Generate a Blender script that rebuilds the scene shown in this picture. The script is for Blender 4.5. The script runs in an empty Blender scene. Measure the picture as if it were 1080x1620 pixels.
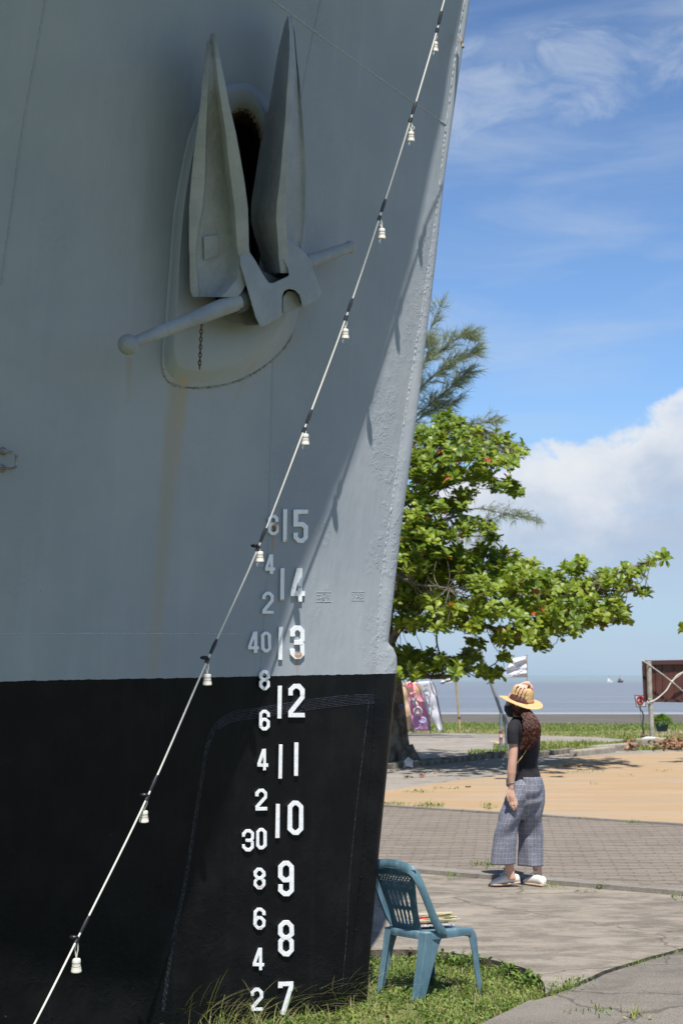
import bpy, bmesh, math, random
import numpy as np
from mathutils import Vector, Matrix, noise
random.seed(7); rng = np.random.default_rng(7)
S = bpy.context.scene
COL = S.collection
# ------------------------------------------------------------------ camera
F = 2500.; H = 1.65; PIT = math.atan(258/F); cp, sp = math.cos(PIT), math.sin(PIT)
CAM = np.array([0, 0, H])
cd = bpy.data.cameras.new('camera'); cam = bpy.data.objects.new('camera', cd); COL.objects.link(cam)
cam.location = (0, 0, H); cam.rotation_euler = (math.pi/2+PIT, 0, 0)
cd.sensor_fit = 'VERTICAL'; cd.sensor_height = 24; cd.sensor_width = 16; cd.lens = F/1620*24
cd.clip_start = .1; cd.clip_end = 20000
cd.dof.use_dof = True; cd.dof.focus_distance = 8.2; cd.dof.aperture_fstop = 4.5
S.camera = cam
S.render.resolution_x = 682; S.render.resolution_y = 1024
# ------------------------------------------------------------------ light
SUNV = np.array([.06, -.52, 1.]); SUNV = SUNV/np.linalg.norm(SUNV)
sl = bpy.data.lights.new('sun', 'SUN'); sl.energy = 5.; sl.angle = math.radians(.5); sl.color = (1, .955, .89)
so = bpy.data.objects.new('sun', sl); COL.objects.link(so); so.location = (0, 0, 30)
so.rotation_euler = Vector(SUNV).to_track_quat('Z', 'Y').to_euler()
S.view_settings.view_transform = 'Standard'; S.view_settings.look = 'None'
S.view_settings.exposure = .52; S.view_settings.gamma = 1; S.view_settings.use_curve_mapping = False

def ray(u, v):
    s = (810-v)/F
    return np.array([(u-540)/F, cp-sp*s, sp+cp*s])
def at(u, v, t): return CAM+ray(u, v)*t
def G(u, v, z=0.):
    d = ray(u, v); return CAM+d*((z-H)/d[2])
def proj(p):
    r = np.asarray(p)-CAM; t = r[1]*cp+r[2]*sp
    return 540+F*r[0]/t, 810-F*(-r[1]*sp+r[2]*cp)/t

# ------------------------------------------------------------------ node helper
class NT:
    def __init__(s, nt): s.nt = nt; s.n = nt.nodes; s.l = nt.links
    def new(s, t, **k):
        n = s.n.new(t)
        for a, b in k.items(): setattr(n, a, b)
        return n
    def link(s, a, b): s.l.new(a, b)
    def inp(s, sock, v):
        if isinstance(v, bpy.types.NodeSocket): s.link(v, sock)
        else: sock.default_value = v
    def math(s, op, a, b=None, c=None, clamp=False):
        n = s.new('ShaderNodeMath', operation=op, use_clamp=clamp); s.inp(n.inputs[0], a)
        if b is not None: s.inp(n.inputs[1], b)
        if c is not None: s.inp(n.inputs[2], c)
        return n.outputs[0]
    def ramp(s, fac, pts, interp='LINEAR'):
        n = s.new('ShaderNodeValToRGB'); n.color_ramp.interpolation = interp
        el = n.color_ramp.elements
        while len(el) < len(pts): el.new(.5)
        for e, (p, c) in zip(el, pts):
            e.position = p; e.color = (c, c, c, 1) if isinstance(c, (int, float)) else (*c, 1)
        s.inp(n.inputs[0], fac); return n.outputs[0]
    def mix(s, f, a, b, bt='MIX'):
        n = s.new('ShaderNodeMix', data_type='RGBA', blend_type=bt)
        s.inp(n.inputs[0], f)
        for i, x in ((6, a), (7, b)): s.inp(n.inputs[i], (*x, 1) if isinstance(x, tuple) and len(x) == 3 else x)
        return n.outputs[2]
    def noise(s, vec, scale, detail=3, rough=.55, dist=0):
        n = s.new('ShaderNodeTexNoise'); n.inputs['Scale'].default_value = scale
        n.inputs['Detail'].default_value = detail; n.inputs['Roughness'].default_value = rough
        n.inputs['Distortion'].default_value = dist
        if vec is not None: s.link(vec, n.inputs['Vector'])
        return n.outputs[0]
    def mapping(s, vec, sc=(1, 1, 1), loc=(0, 0, 0), rot=(0, 0, 0)):
        n = s.new('ShaderNodeMapping'); s.link(vec, n.inputs[0])
        n.inputs['Scale'].default_value = sc; n.inputs['Location'].default_value = loc; n.inputs['Rotation'].default_value = rot
        return n.outputs[0]
    def sep(s, vec):
        n = s.new('ShaderNodeSeparateXYZ'); s.link(vec, n.inputs[0]); return n.outputs
    def smooth(s, x, a, b):
        n = s.new('ShaderNodeMapRange', interpolation_type='SMOOTHSTEP', clamp=True)
        s.inp(n.inputs[0], x); s.inp(n.inputs[1], a); s.inp(n.inputs[2], b)
        return n.outputs[0]
    def bump(s, h, strength=.3, dist=.01, nrm=None):
        n = s.new('ShaderNodeBump'); n.inputs['Strength'].default_value = strength; n.inputs['Distance'].default_value = dist
        s.link(h, n.inputs['Height'])
        if nrm is not None: s.link(nrm, n.inputs['Normal'])
        return n.outputs[0]

def base_mat(name):
    m = bpy.data.materials.new(name); m.use_nodes = True; t = NT(m.node_tree)
    b = m.node_tree.nodes['Principled BSDF']
    return m, t, b
def mat(name, col, rough=.6, col2=None, scale=8, bump=.0, bscale=60, bdist=.003, metal=0, spec=.5, lo=.35, hi=.65, detail=4, **kw):
    m, t, b = base_mat(name)
    co = t.new('ShaderNodeTexCoord').outputs['Object']
    if col2 is not None:
        f = t.smooth(t.noise(co, scale, detail), lo, hi)
        t.link(t.mix(f, col, col2), b.inputs['Base Color'])
    else: b.inputs['Base Color'].default_value = (*col, 1)
    b.inputs['Roughness'].default_value = rough; b.inputs['Metallic'].default_value = metal
    b.inputs['Specular IOR Level'].default_value = spec
    if bump: t.link(t.bump(t.noise(co, bscale, 4), bump, bdist), b.inputs['Normal'])
    for k, v in kw.items(): b.inputs[k.replace('_', ' ')].default_value = v
    return m

# ------------------------------------------------------------------ sky
w = bpy.data.worlds.new('World'); S.world = w; w.use_nodes = True
t = NT(w.node_tree); bg = w.node_tree.nodes['Background']
sky = t.new('ShaderNodeTexSky', sky_type='NISHITA'); sky.sun_disc = False
sky.sun_elevation = math.asin(SUNV[2]); sky.sun_rotation = math.atan2(SUNV[0], SUNV[1])
sky.air_density = 1.; sky.dust_density = .6; sky.ozone_density = 2.2
gen = t.new('ShaderNodeTexCoord').outputs['Generated']
X, Y, Z = t.sep(gen)
hyp = t.math('SQRT', t.math('ADD', t.math('MULTIPLY', X, X), t.math('MULTIPLY', Y, Y)))
az = t.math('ARCTAN2', X, Y); el = t.math('ARCTAN2', Z, hyp)
av = t.new('ShaderNodeCombineXYZ'); t.link(az, av.inputs[0]); t.link(el, av.inputs[1]); av = av.outputs[0]
def azel(u, v):
    d = ray(u, v); return math.atan2(d[0], d[1]), math.atan2(d[2], math.hypot(d[0], d[1]))
# cumulus: an upper outline over azimuth, broken up by noise
top = [(-200, 700), (300, 760), (640, 765), (800, 735), (850, 703), (915, 708), (960, 688), (990, 668), (1015, 640), (1060, 628), (1120, 600), (1300, 640), (1700, 760), (2300, 900)]
pts = []
a0, a1 = azel(-200, 810)[0], azel(2300, 810)[0]
for u, v in top:
    a, e = azel(u, v); pts.append(((a-a0)/(a1-a0), e/.3))
line = t.ramp(t.math('DIVIDE', t.math('SUBTRACT', az, a0), a1-a0), [(max(0, min(1, p)), e) for p, e in pts])
line = t.math('MULTIPLY', t.math('POWER', line, 1.0), .3)
n1 = t.noise(t.mapping(av, (1, 1.15, 1)), 34, 8, .56, .25)
n2 = t.noise(t.mapping(av, (1, 1.4, 1), (3, 1, 0)), 11, 4, .5)
edge = t.math('ADD', line, t.math('ADD', t.math('MULTIPLY', t.math('SUBTRACT', n1, .5), .055), t.math('MULTIPLY', t.math('SUBTRACT', n2, .5), .03)))
dd = t.math('SUBTRACT', edge, el)
cm = t.smooth(dd, -.001, .010)
below = t.smooth(el, azel(900, 1010)[1], azel(900, 830)[1])      # thins out towards its base
cm = t.math('MULTIPLY', cm, t.math('ADD', .12, t.math('MULTIPLY', below, .88)))
cm = t.math('MULTIPLY', cm, t.smooth(t.noise(t.mapping(av, (1, 2.6, 1), (7, 3, 0)), 9, 5, .55), .18, .5))
# streaky high cloud
ci = t.noise(t.mapping(av, (1, 4.2, 1), (.35, .3, 0), (0, 0, -.12)), 6.5, 7, .55, .35)
(ua_, ea_), (ub_, eb_) = azel(720, 170), azel(1080, 55)
bl = t.math('SUBTRACT', el, t.math('ADD', ea_, t.math('MULTIPLY', t.math('SUBTRACT', az, ua_), (eb_-ea_)/(ub_-ua_))))
cn = t.noise(t.mapping(av, (1, 1.7, 1), (.6, .2, 0), (0, 0, -.3)), 17, 10, .62, .5)
bandm = t.smooth(t.math('ADD', t.math('ABSOLUTE', bl), t.math('MULTIPLY', t.math('SUBTRACT', .5, cn), .075)), .040, .006)
bandm = t.math('MULTIPLY', t.math('MULTIPLY', bandm, t.smooth(cn, .28, .72)), .62)
bandm = t.math('MULTIPLY', bandm, t.smooth(az, -.35, 0))
cim = t.math('MAXIMUM', bandm, t.math('MULTIPLY', t.smooth(ci, .38, .78), .40))
haze = t.math('MULTIPLY', t.smooth(el, .2, -.01), .75)
shade = t.noise(t.mapping(av, (1, 1.6, 1), (1, 8, 0)), 16, 6, .6)
ccol = t.mix(t.smooth(t.math('ADD', t.math('MULTIPLY', dd, 9.), t.math('MULTIPLY', shade, .9)), .35, 1.25), (9.4, 9.8, 10.4), (5.3, 6.5, 8.4))
gain = t.math('ADD', 1., t.math('MULTIPLY', t.smooth(el, .75, .1), .65))
gv = t.new('ShaderNodeVectorMath', operation='SCALE'); t.link(t.mix(1., sky.outputs[0], (.80, .97, 1.18), 'MULTIPLY'), gv.inputs[0]); t.link(gain, gv.inputs['Scale'])
c = t.mix(haze, gv.outputs[0], (4.5, 6.4, 8.8))
c = t.mix(cim, c, (6.6, 7.6, 9.0))
c = t.mix(cm, c, ccol)
t.link(c, bg.inputs[0]); bg.inputs[1].default_value = .060

# ------------------------------------------------------------------ mesh helpers
def smooth_shade(me, ang=None):
    me.polygons.foreach_set('use_smooth', [True]*len(me.polygons))
    if ang is not None:
        try: me.set_sharp_from_angle(angle=math.radians(ang))
        except Exception: pass
def world_base(o):
    b = Vector((0, 0, 0))
    while o is not None: b += o.location; o = o.parent
    return b
def obj(name, data, m, parent=None, smooth=None, base=None):
    if isinstance(data, bmesh.types.BMesh):
        me = bpy.data.meshes.new(name); data.to_mesh(me); data.free()
    else: me = data
    me.name = name
    for x in (m if isinstance(m, (list, tuple)) else [m]): me.materials.append(x)
    if smooth is not None: smooth_shade(me, smooth)
    o = bpy.data.objects.new(name, me); COL.objects.link(o)
    if parent is not None:
        o.parent = parent; me.transform(Matrix.Translation(-world_base(parent)))
    elif base is not None:
        o.location = base; me.transform(Matrix.Translation(-Vector(base)))
    return o
def tag(o, label=None, cat=None, group=None, kind=None):
    if label: o['label'] = label
    if cat: o['category'] = cat
    if group: o['group'] = group
    if kind: o['kind'] = kind
    return o
def empty(name, loc, label, cat, group=None):
    o = bpy.data.objects.new(name, None); COL.objects.link(o); o.location = Vector(loc); o.empty_display_size = .2
    return tag(o, label, cat, group)
def frames(pts):
    pts = [Vector(p) for p in pts]; T = []
    for i in range(len(pts)):
        a = pts[max(i-1, 0)]; b = pts[min(i+1, len(pts)-1)]; d = (b-a)
        T.append(d.normalized() if d.length > 1e-9 else Vector((0, 0, 1)))
    n = T[0].orthogonal().normalized(); N = []
    for k in T:
        n = (n-k*n.dot(k))
        n = n.normalized() if n.length > 1e-6 else k.orthogonal().normalized()
        N.append(n)
    return pts, T, N
def tube(bm, pts, r, n=8, cap=True):
    pts, T, N = frames(pts)
    if not hasattr(r, '__len__'): r = [r]*len(pts)
    rings = []
    for p, k, nn, rr in zip(pts, T, N, r):
        b = k.cross(nn)
        rings.append([bm.verts.new(p+(nn*math.cos(a)+b*math.sin(a))*rr) for a in [2*math.pi*i/n for i in range(n)]])
    for a, b in zip(rings, rings[1:]):
        for i in range(n): bm.faces.new((a[i], a[(i+1) % n], b[(i+1) % n], b[i]))
    if cap:
        bm.faces.new(rings[0][::-1]); bm.faces.new(rings[-1])
    return rings
def loft(bm, rings, cap=(True, True), close=True):
    R = [[bm.verts.new(Vector(p)) for p in r] for r in rings]
    n = len(R[0])
    for a, b in zip(R, R[1:]):
        for i in range(n if close else n-1): bm.faces.new((a[i], a[(i+1) % n], b[(i+1) % n], b[i]))
    if cap[0]: bm.faces.new(R[0][::-1])
    if cap[1]: bm.faces.new(R[-1])
    return R
def prism(bm, lo, hi):
    return loft(bm, [lo, hi])
def box(bm, c, sz, M=None):
    vs = []
    for sx in (-1, 1):
        for sy in (-1, 1):
            for sz_ in (-1, 1):
                v = Vector((sx*sz[0]/2, sy*sz[1]/2, sz_*sz[2]/2))
                if M is not None: v = M @ v
                vs.append(bm.verts.new(v+Vector(c)))
    for f in ((0, 1, 3, 2), (4, 6, 7, 5), (0, 4, 5, 1), (2, 3, 7, 6), (0, 2, 6, 4), (1, 5, 7, 3)):
        bm.faces.new([vs[i] for i in f])
    return vs
def ball(bm, c, r, nu=12, nv=8, sc=(1, 1, 1)):
    c = Vector(c); top = bm.verts.new(c+Vector((0, 0, r*sc[2]))); bot = bm.verts.new(c-Vector((0, 0, r*sc[2])))
    R = []
    for j in range(1, nv):
        a = math.pi*j/nv
        R.append([bm.verts.new(c+Vector((math.sin(a)*math.cos(b)*sc[0], math.sin(a)*math.sin(b)*sc[1], math.cos(a)*sc[2]))*r) for b in [2*math.pi*i/nu for i in range(nu)]])
    for i in range(nu):
        bm.faces.new((top, R[0][i], R[0][(i+1) % nu])); bm.faces.new((bot, R[-1][(i+1) % nu], R[-1][i]))
    for a, b in zip(R, R[1:]):
        for i in range(nu): bm.faces.new((a[i], b[i], b[(i+1) % nu], a[(i+1) % nu]))
def finish(bm, bevel=0, seg=2, ang=30):
    bmesh.ops.recalc_face_normals(bm, faces=bm.faces)
    if bevel:
        ed = [e for e in bm.edges if len(e.link_faces) == 2 and e.calc_face_angle(0) > math.radians(ang)]
        bmesh.ops.bevel(bm, geom=ed, offset=bevel, segments=seg, affect='EDGES', profile=.6, clamp_overlap=True)
    return bm
def catmull(pts, n=8):
    P = [np.array(p, float) for p in pts]; out = []
    for i in range(len(P)-1):
        p0 = P[max(i-1, 0)]; p1 = P[i]; p2 = P[i+1]; p3 = P[min(i+2, len(P)-1)]
        for k in range(n):
            x = k/n
            out.append(.5*((2*p1)+(-p0+p2)*x+(2*p0-5*p1+4*p2-p3)*x*x+(-p0+3*p1-3*p2+p3)*x**3))
    out.append(P[-1]); return out
def catmull_closed(pts, n=6):
    P = [np.array(p, float) for p in pts]; k0 = len(P); out = []
    for i in range(k0):
        p0, p1, p2, p3 = P[i-1], P[i], P[(i+1) % k0], P[(i+2) % k0]
        for k in range(n):
            x = k/n
            out.append(.5*((2*p1)+(-p0+p2)*x+(2*p0-5*p1+4*p2-p3)*x*x+(-p0+3*p1-3*p2+p3)*x**3))
    return out
def resample(pts, n):
    P = np.array(pts, float); d = np.r_[0, np.cumsum(np.linalg.norm(np.diff(P, axis=0), axis=1))]
    x = np.linspace(0, d[-1], n)
    return np.stack([np.interp(x, d, P[:, i]) for i in range(P.shape[1])], 1)
def inpoly(u, v, poly):
    c = False; j = len(poly)-1
    for i in range(len(poly)):
        if (poly[i][1] > v) != (poly[j][1] > v) and u < (poly[j][0]-poly[i][0])*(v-poly[i][1])/(poly[j][1]-poly[i][1])+poly[i][0]: c = not c
        j = i
    return c
def fattr(me, name, vals, typ='FLOAT_VECTOR', dom='POINT'):
    a = me.attributes.new(name, typ, dom)
    if typ == 'FLOAT_VECTOR': a.data.foreach_set('vector', np.asarray(vals, np.float32).ravel())
    elif typ == 'FLOAT': a.data.foreach_set('value', np.asarray(vals, np.float32).ravel())
# ================================================================== GROUND
def GP(l, z=0.): return [tuple(G(u, v, z)) for u, v in l]
def sheet(name, poly, z, m, thick=None, label=None, kind='structure', parent=None):
    bm = bmesh.new()
    if thick:
        prism(bm, [(x, y, z-thick) for x, y in poly], [(x, y, z) for x, y in poly]); finish(bm)
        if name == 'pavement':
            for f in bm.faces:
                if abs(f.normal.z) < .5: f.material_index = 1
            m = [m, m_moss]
    else:
        bm.faces.new([bm.verts.new((x, y, z)) for x, y in poly]); bmesh.ops.recalc_face_normals(bm, faces=bm.faces)
        for f in bm.faces:
            if f.normal.z < 0: f.normal_flip()
    return tag(obj(name, bm, m), label, None, None, kind)
# soil under everything, falling away to the beach
m_soil, t, b = base_mat('soil')
co = t.new('ShaderNodeTexCoord').outputs['Object']
x_, y_, z_ = t.sep(co)
n = t.noise(co, 3.5, 8, .65); n5 = t.noise(co, .35, 5, .6)
grass = t.mix(t.smooth(n, .35, .65), (.085, .13, .03), (.20, .18, .08))
sand = t.mix(n, (.12, .105, .085), (.16, .14, .115))
wet = t.mix(t.smooth(n5, .35, .65), (.095, .088, .075), (.125, .115, .10))
sand = t.mix(t.smooth(y_, 62, 70), sand, wet)
g = t.mix(t.smooth(t.math('ADD', y_, t.math('MULTIPLY', t.math('SUBTRACT', n5, .5), 9)), 57, 58.5), grass, sand)
t.link(g, b.inputs['Base Color']); b.inputs['Roughness'].default_value = .95
b.inputs['Specular IOR Level'].default_value = .2
t.link(t.bump(t.noise(co, 30, 6, .7), .6, .03), b.inputs['Normal'])
def zg(y): 
    return float(np.interp(y, [-50, 5, 9.8, 10.5, 56, 63, 112, 160, 400], [-.07, -.07, -.07, -.12, -.12, -.30, -1.05, -1.8, -4]))
bm = bmesh.new()
ys = [-3000, -300, -60, 0, 5, 9.8, 10.5, 20, 40, 50, 56, 58, 60, 63, 80, 100, 112, 160, 400, 9000]; xs = [-6000, -600, -100, -30, -10, 0, 10, 30, 100, 600, 6000]
V = [[bm.verts.new((x, y, zg(y))) for x in xs] for y in ys]
for i in range(len(ys)-1):
    for j in range(len(xs)-1): bm.faces.new((V[i][j], V[i][j+1], V[i+1][j+1], V[i+1][j]))
tag(obj('ground', bm, m_soil, smooth=60), kind='structure')
# sea
m_sea, t, b = base_mat('sea_water')
co = t.new('ShaderNodeTexCoord').outputs['Object']
x_, y_, z_ = t.sep(co)
n = t.noise(t.mapping(co, (.03, .12, 1)), 1, 6, .6)
shal = t.mix(t.smooth(n, .3, .7), (.135, .152, .178), (.185, .196, .212))
deep = t.mix(t.smooth(n, .3, .7), (.15, .21, .22), (.21, .255, .255))
c_ = t.mix(t.smooth(y_, 380, 900), shal, deep)
foam = t.math('MULTIPLY', t.smooth(t.noise(t.mapping(co, (.018, .25, 1)), 1, 5, .6, .5), .60, .68), .35)
foam = t.math('MAXIMUM', foam, t.math('MULTIPLY', t.smooth(t.math('ADD', y_, t.math('MULTIPLY', t.noise(co, .08, 3), 3)), 116, 113), .35))
wc = t.math('MULTIPLY', t.smooth(t.noise(t.mapping(co, (.03, .01, 1)), 1, 7, .7), .60, .66), t.smooth(y_, 500, 1000))
foam = t.math('MAXIMUM', foam, t.math('MULTIPLY', wc, .55))
t.link(t.mix(foam, c_, (.62, .62, .62)), b.inputs['Base Color'])
b.inputs['Roughness'].default_value = .32; b.inputs['IOR'].default_value = 1.33; b.inputs['Specular IOR Level'].default_value = .35
t.link(t.bump(t.noise(t.mapping(co, (.5, 1.6, 1)), 1, 8, .65), 1., .28), b.inputs['Normal'])
bm = bmesh.new()
vv = [bm.verts.new(p) for p in ((-9000, 108, -1.0), (9000, 108, -1.0), (9000, 9000, -1.0), (-9000, 9000, -1.0))]
bm.faces.new(vv); tag(obj('sea', bm, m_sea), kind='structure')

# concrete
def concrete(name, a, b_, c3, rot=0):
    m, t, b = base_mat(name)
    co = t.new('ShaderNodeTexCoord').outputs['Object']
    st = t.mapping(co, (.9, 1.9, 1), (0, 0, 0), (0, 0, -.3))
    n = t.noise(st, 2.6, 12, .78, .4); n2 = t.noise(co, .7, 4); n3 = t.noise(co, 140, 3, .7)
    k = t.mix(t.smooth(n, .40, .60), a, b_)
    k = t.mix(t.math('MULTIPLY', t.smooth(n2, .45, .7), .7), k, c3)
    v = t.new('ShaderNodeTexVoronoi'); v.inputs['Scale'].default_value = 85; t.link(co, v.inputs[0])
    k = t.mix(t.math('MULTIPLY', t.smooth(v.outputs['Distance'], .34, .12), t.smooth(t.noise(co, 1.3, 6, .7), .42, .62)), k, (.11, .105, .10))
    k = t.mix(t.smooth(n3, .35, .75), k, t.mix(.5, k, (.5, .47, .43)))
    k = t.mix(t.math('MULTIPLY', t.smooth(t.noise(co, 48, 4, .8), .56, .66), .45), k, (.07, .06, .05))
    k = t.mix(t.math('MULTIPLY', t.smooth(t.noise(t.mapping(co, (1, 1, 1), (2, 7, 0)), 1.1, 9, .7, .6), .54, .64), .55), k, (.11, .098, .08))
    cr_ = t.new('ShaderNodeTexVoronoi', feature='DISTANCE_TO_EDGE'); cr_.inputs['Scale'].default_value = .55; nv_ = t.new('ShaderNodeTexNoise'); nv_.inputs['Scale'].default_value = 2.5; nv_.inputs['Detail'].default_value = 6; t.link(co, nv_.inputs[0]); ma_ = t.new('ShaderNodeVectorMath', operation='MULTIPLY_ADD'); t.link(nv_.outputs['Color'], ma_.inputs[0]); ma_.inputs[1].default_value = (.5, .5, 0); t.link(co, ma_.inputs[2]); t.link(ma_.outputs[0], cr_.inputs[0])
    k = t.mix(t.math('MULTIPLY', t.smooth(cr_.outputs['Distance'], .008, .002), .6), k, (.06, .052, .04))
    t.link(k, b.inputs['Base Color']); b.inputs['Roughness'].default_value = .9; b.inputs['Specular IOR Level'].default_value = .25
    h = t.math('ADD', t.math('MULTIPLY', n, .6), t.math('MULTIPLY', n3, .5))
    t.link(t.bump(h, .8, .010), b.inputs['Normal'])
    return m
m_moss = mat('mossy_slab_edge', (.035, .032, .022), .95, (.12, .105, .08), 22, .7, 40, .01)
m_conc = concrete('weathered_concrete', (0.0742, 0.05849, 0.04023), (0.2313, 0.1938, 0.1467), (0.2881, 0.2532, 0.1969))
m_conc2 = concrete('dark_concrete', (0.07182, 0.06199, 0.0479), (0.1285, 0.1111, 0.08709), (0.1436, 0.1247, 0.1016))
m_road = concrete('road_concrete', (0.18, 0.153, 0.126), (0.243, 0.216, 0.18), (0.279, 0.2475, 0.2115))
m_kerb = concrete('kerb_concrete', (0.153, 0.135, 0.108), (0.225, 0.2025, 0.171), (0.108, 0.0945, 0.0765))
arc = [(470, 1513), (540, 1505), (590, 1503), (640, 1502), (690, 1505), (740, 1511), (790, 1521), (830, 1532), (852, 1546), (861, 1560), (862, 1572)]
arcw = [tuple(p[:2]) for p in catmull([G(u, v) for u, v in arc], 5)]
crack = [(862, 1572), (905, 1556), (960, 1535), (1020, 1516), (1080, 1500), (1200, 1466)]
crw = [tuple(G(u, v)[:2]) for u, v in crack]
def jit(p, a=.012):
    return (p[0]+random.uniform(-a, a), p[1]+random.uniform(-a, a))
L1 = lambda u: 1372+(u-610)*.0835                                    # kerb between slab and pavers
def Lw(f, us, dz=0): return [tuple(G(u, f(u))[:2]) for u in us]
us = [-700, 200, 560, 610, 700, 800, 900, 1000, 1080, 1300, 2400]
far1 = Lw(lambda u: L1(u)+2.2, us[:-1])
crr = [jit(p, .015) for p in resample(crw, 16)[1:-1]]
slabA = arcw+[tuple(p) for p in crr]+[crw[-1]]+[p for p in far1[::-1]]+[(far1[0][0], 9.2)]
sheet('pavement', slabA, 0, m_conc, .2)
low = [(862, 1574), (820, 1592), (780, 1612), (740, 1634), (725, 1680), (740, 1800)]
lw = [tuple(G(u, v)[:2]) for u, v in low]
off = lambda p: (p[0]+.016, p[1]-.036)
slabB = [off(p) for p in [crw[-1]]+[tuple(p) for p in crr[::-1]]+[crw[0]]]+[jit(tuple(p), .012) for p in resample(lw, 18)[1:]]+[(.9, 3.), (6, 3.), (6, crw[-1][1]+2.)]
# lower slab split along a step
cut = [(838, 1586), (870, 1596), (930, 1606), (985, 1617), (1040, 1632), (1150, 1662)]
sheet('pavement', slabB, -.006, m_conc2, .2)
bm = bmesh.new()
cw = [tuple(G(u, v)[:2]) for u, v in cut]; cwr = [jit(tuple(p), .008) for p in resample(cw, 20)]
prism(bm, [(x, y, -.1) for x, y in cwr+[(cw[-1][0]+1, cw[-1][1]-1.5), (.95, 3.1), tuple(lw[3])]], [(x, y, .014) for x, y in cwr+[(cw[-1][0]+1, cw[-1][1]-1.5), (.95, 3.1), tuple(lw[3])]])
tag(obj('pavement', finish(bm), m_conc2), kind='structure')
# pavers
m_pav, t, b = base_mat('brick_pavers')
co = t.new('ShaderNodeTexCoord').outputs['Object']
mp = t.mapping(co, (1, 1, 1), (0, 0, 0), (0, 0, .10))
wv = t.new('ShaderNodeTexNoise'); wv.inputs['Scale'].default_value = 3; t.link(co, wv.inputs[0])
dis = t.new('ShaderNodeVectorMath', operation='MULTIPLY_ADD'); t.link(wv.outputs['Color'], dis.inputs[0]); dis.inputs[1].default_value = (.09, .14, 0); t.link(mp, dis.inputs[2])
br = t.new('ShaderNodeTexBrick'); t.link(dis.outputs[0], br.inputs[0])
br.inputs['Scale'].default_value = 1; br.inputs['Brick Width'].default_value = .22; br.inputs['Row Height'].default_value = .115; br.inputs['Mortar Size'].default_value = .011; br.inputs['Mortar Smooth'].default_value = .5
br.inputs['Color1'].default_value = (.20, .165, .135, 1); br.inputs['Color2'].default_value = (.145, .12, .10, 1); br.inputs['Mortar'].default_value = (.11, .095, .075, 1)
k = t.mix(t.smooth(t.noise(co, 1.2, 6, .65), .3, .75), br.outputs['Color'], (.21, .175, .14))
k = t.mix(t.math('MULTIPLY', br.outputs['Fac'], .35), k, (.10, .09, .065))
k = t.mix(t.math('MULTIPLY', t.noise(co, 90, 3), .25), k, (.34, .30, .26))
t.link(k, b.inputs['Base Color']); b.inputs['Roughness'].default_value = .9; b.inputs['Specular IOR Level'].default_value = .25
t.link(t.bump(t.math('ADD', t.math('MULTIPLY', br.outputs['Fac'], -1.), t.math('MULTIPLY', t.noise(co, 60, 4), .4)), .7, .012), b.inputs['Normal'])
L2 = lambda u: 1274+(u-610)*.063
L1b = lambda u: L1(u)-7.5
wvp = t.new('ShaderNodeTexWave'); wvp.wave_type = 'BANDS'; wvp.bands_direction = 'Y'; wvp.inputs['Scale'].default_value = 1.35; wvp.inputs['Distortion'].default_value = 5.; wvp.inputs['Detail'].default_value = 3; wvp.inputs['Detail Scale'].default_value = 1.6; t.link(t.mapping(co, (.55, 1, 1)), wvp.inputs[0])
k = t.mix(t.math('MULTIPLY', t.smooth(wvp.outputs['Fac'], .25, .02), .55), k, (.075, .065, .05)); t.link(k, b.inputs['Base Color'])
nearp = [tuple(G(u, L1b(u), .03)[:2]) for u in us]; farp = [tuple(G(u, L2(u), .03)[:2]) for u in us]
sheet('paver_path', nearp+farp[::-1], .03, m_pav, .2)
# kerb strip between slab and pavers
bm = bmesh.new()
ka = [tuple(G(u, L1(u)-1.2, .035)[:2]) for u in us]; kb = [tuple(G(u, L1b(u)+.4, .035)[:2]) for u in us]
prism(bm, [(x, y, -.1) for x, y in ka+kb[::-1]], [(x, y, .036) for x, y in ka+kb[::-1]])
tag(obj('kerb', finish(bm), m_kerb), kind='structure')
# orange paving
m_or, t, b = base_mat('orange_paving')
co = t.new('ShaderNodeTexCoord').outputs['Object']
st = t.mapping(co, (.35, 1.5, 1))
n = t.noise(st, 1., 9, .65)
k = t.mix(t.smooth(n, .3, .7), (0.324, 0.2205, 0.1215), (0.369, 0.27, 0.171))
k = t.mix(t.math('MULTIPLY', t.smooth(t.noise(st, .9, 8, .75), .47, .66), .85), k, (.31, .265, .21))
k = t.mix(t.math('MULTIPLY', t.smooth(t.noise(co, 7, 8, .8), .55, .68), .5), k, (.22, .17, .115))
t.link(k, b.inputs['Base Color']); b.inputs['Roughness'].default_value = .9; b.inputs['Specular IOR Level'].default_value = .2
t.link(t.bump(t.noise(co, 40, 5), .4, .01), b.inputs['Normal'])
nearo = [tuple(G(u, L2(u)-1.6, .04)[:2]) for u in us]
faro = [(2400, 1165), (1300, 1182), (1080, 1189), (980, 1194), (900, 1199), (860, 1214), (800, 1226), (700, 1238), (600, 1252), (300, 1275), (-700, 1310)]
sheet('plaza', nearo+[tuple(G(u, v, .04)[:2]) for u, v in faro], .04, m_or, .2)
bm = bmesh.new()
ka = [tuple(G(u, L2(u)+.1, .05)[:2]) for u in us]; kb = [tuple(G(u, L2(u)-1.4, .05)[:2]) for u in us]
prism(bm, [(x, y, -.1) for x, y in ka+kb[::-1]], [(x, y, .052) for x, y in ka+kb[::-1]])
tag(obj('kerb', finish(bm), m_kerb), kind='structure')
# grey concrete under the tree and behind it
gre = [(2400, 1160), (1300, 1178), (1080, 1186), (940, 1188), (860, 1196), (700, 1204), (560, 1215), (-700, 1262)]
fo = [tuple(G(u, v, .03)[:2]) for u, v in faro]
sheet('pavement', [(x, y-.35) for x, y in fo[::-1]]+[tuple(G(u, v, .03)[:2]) for u, v in gre], .028, m_road, .15)
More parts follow.
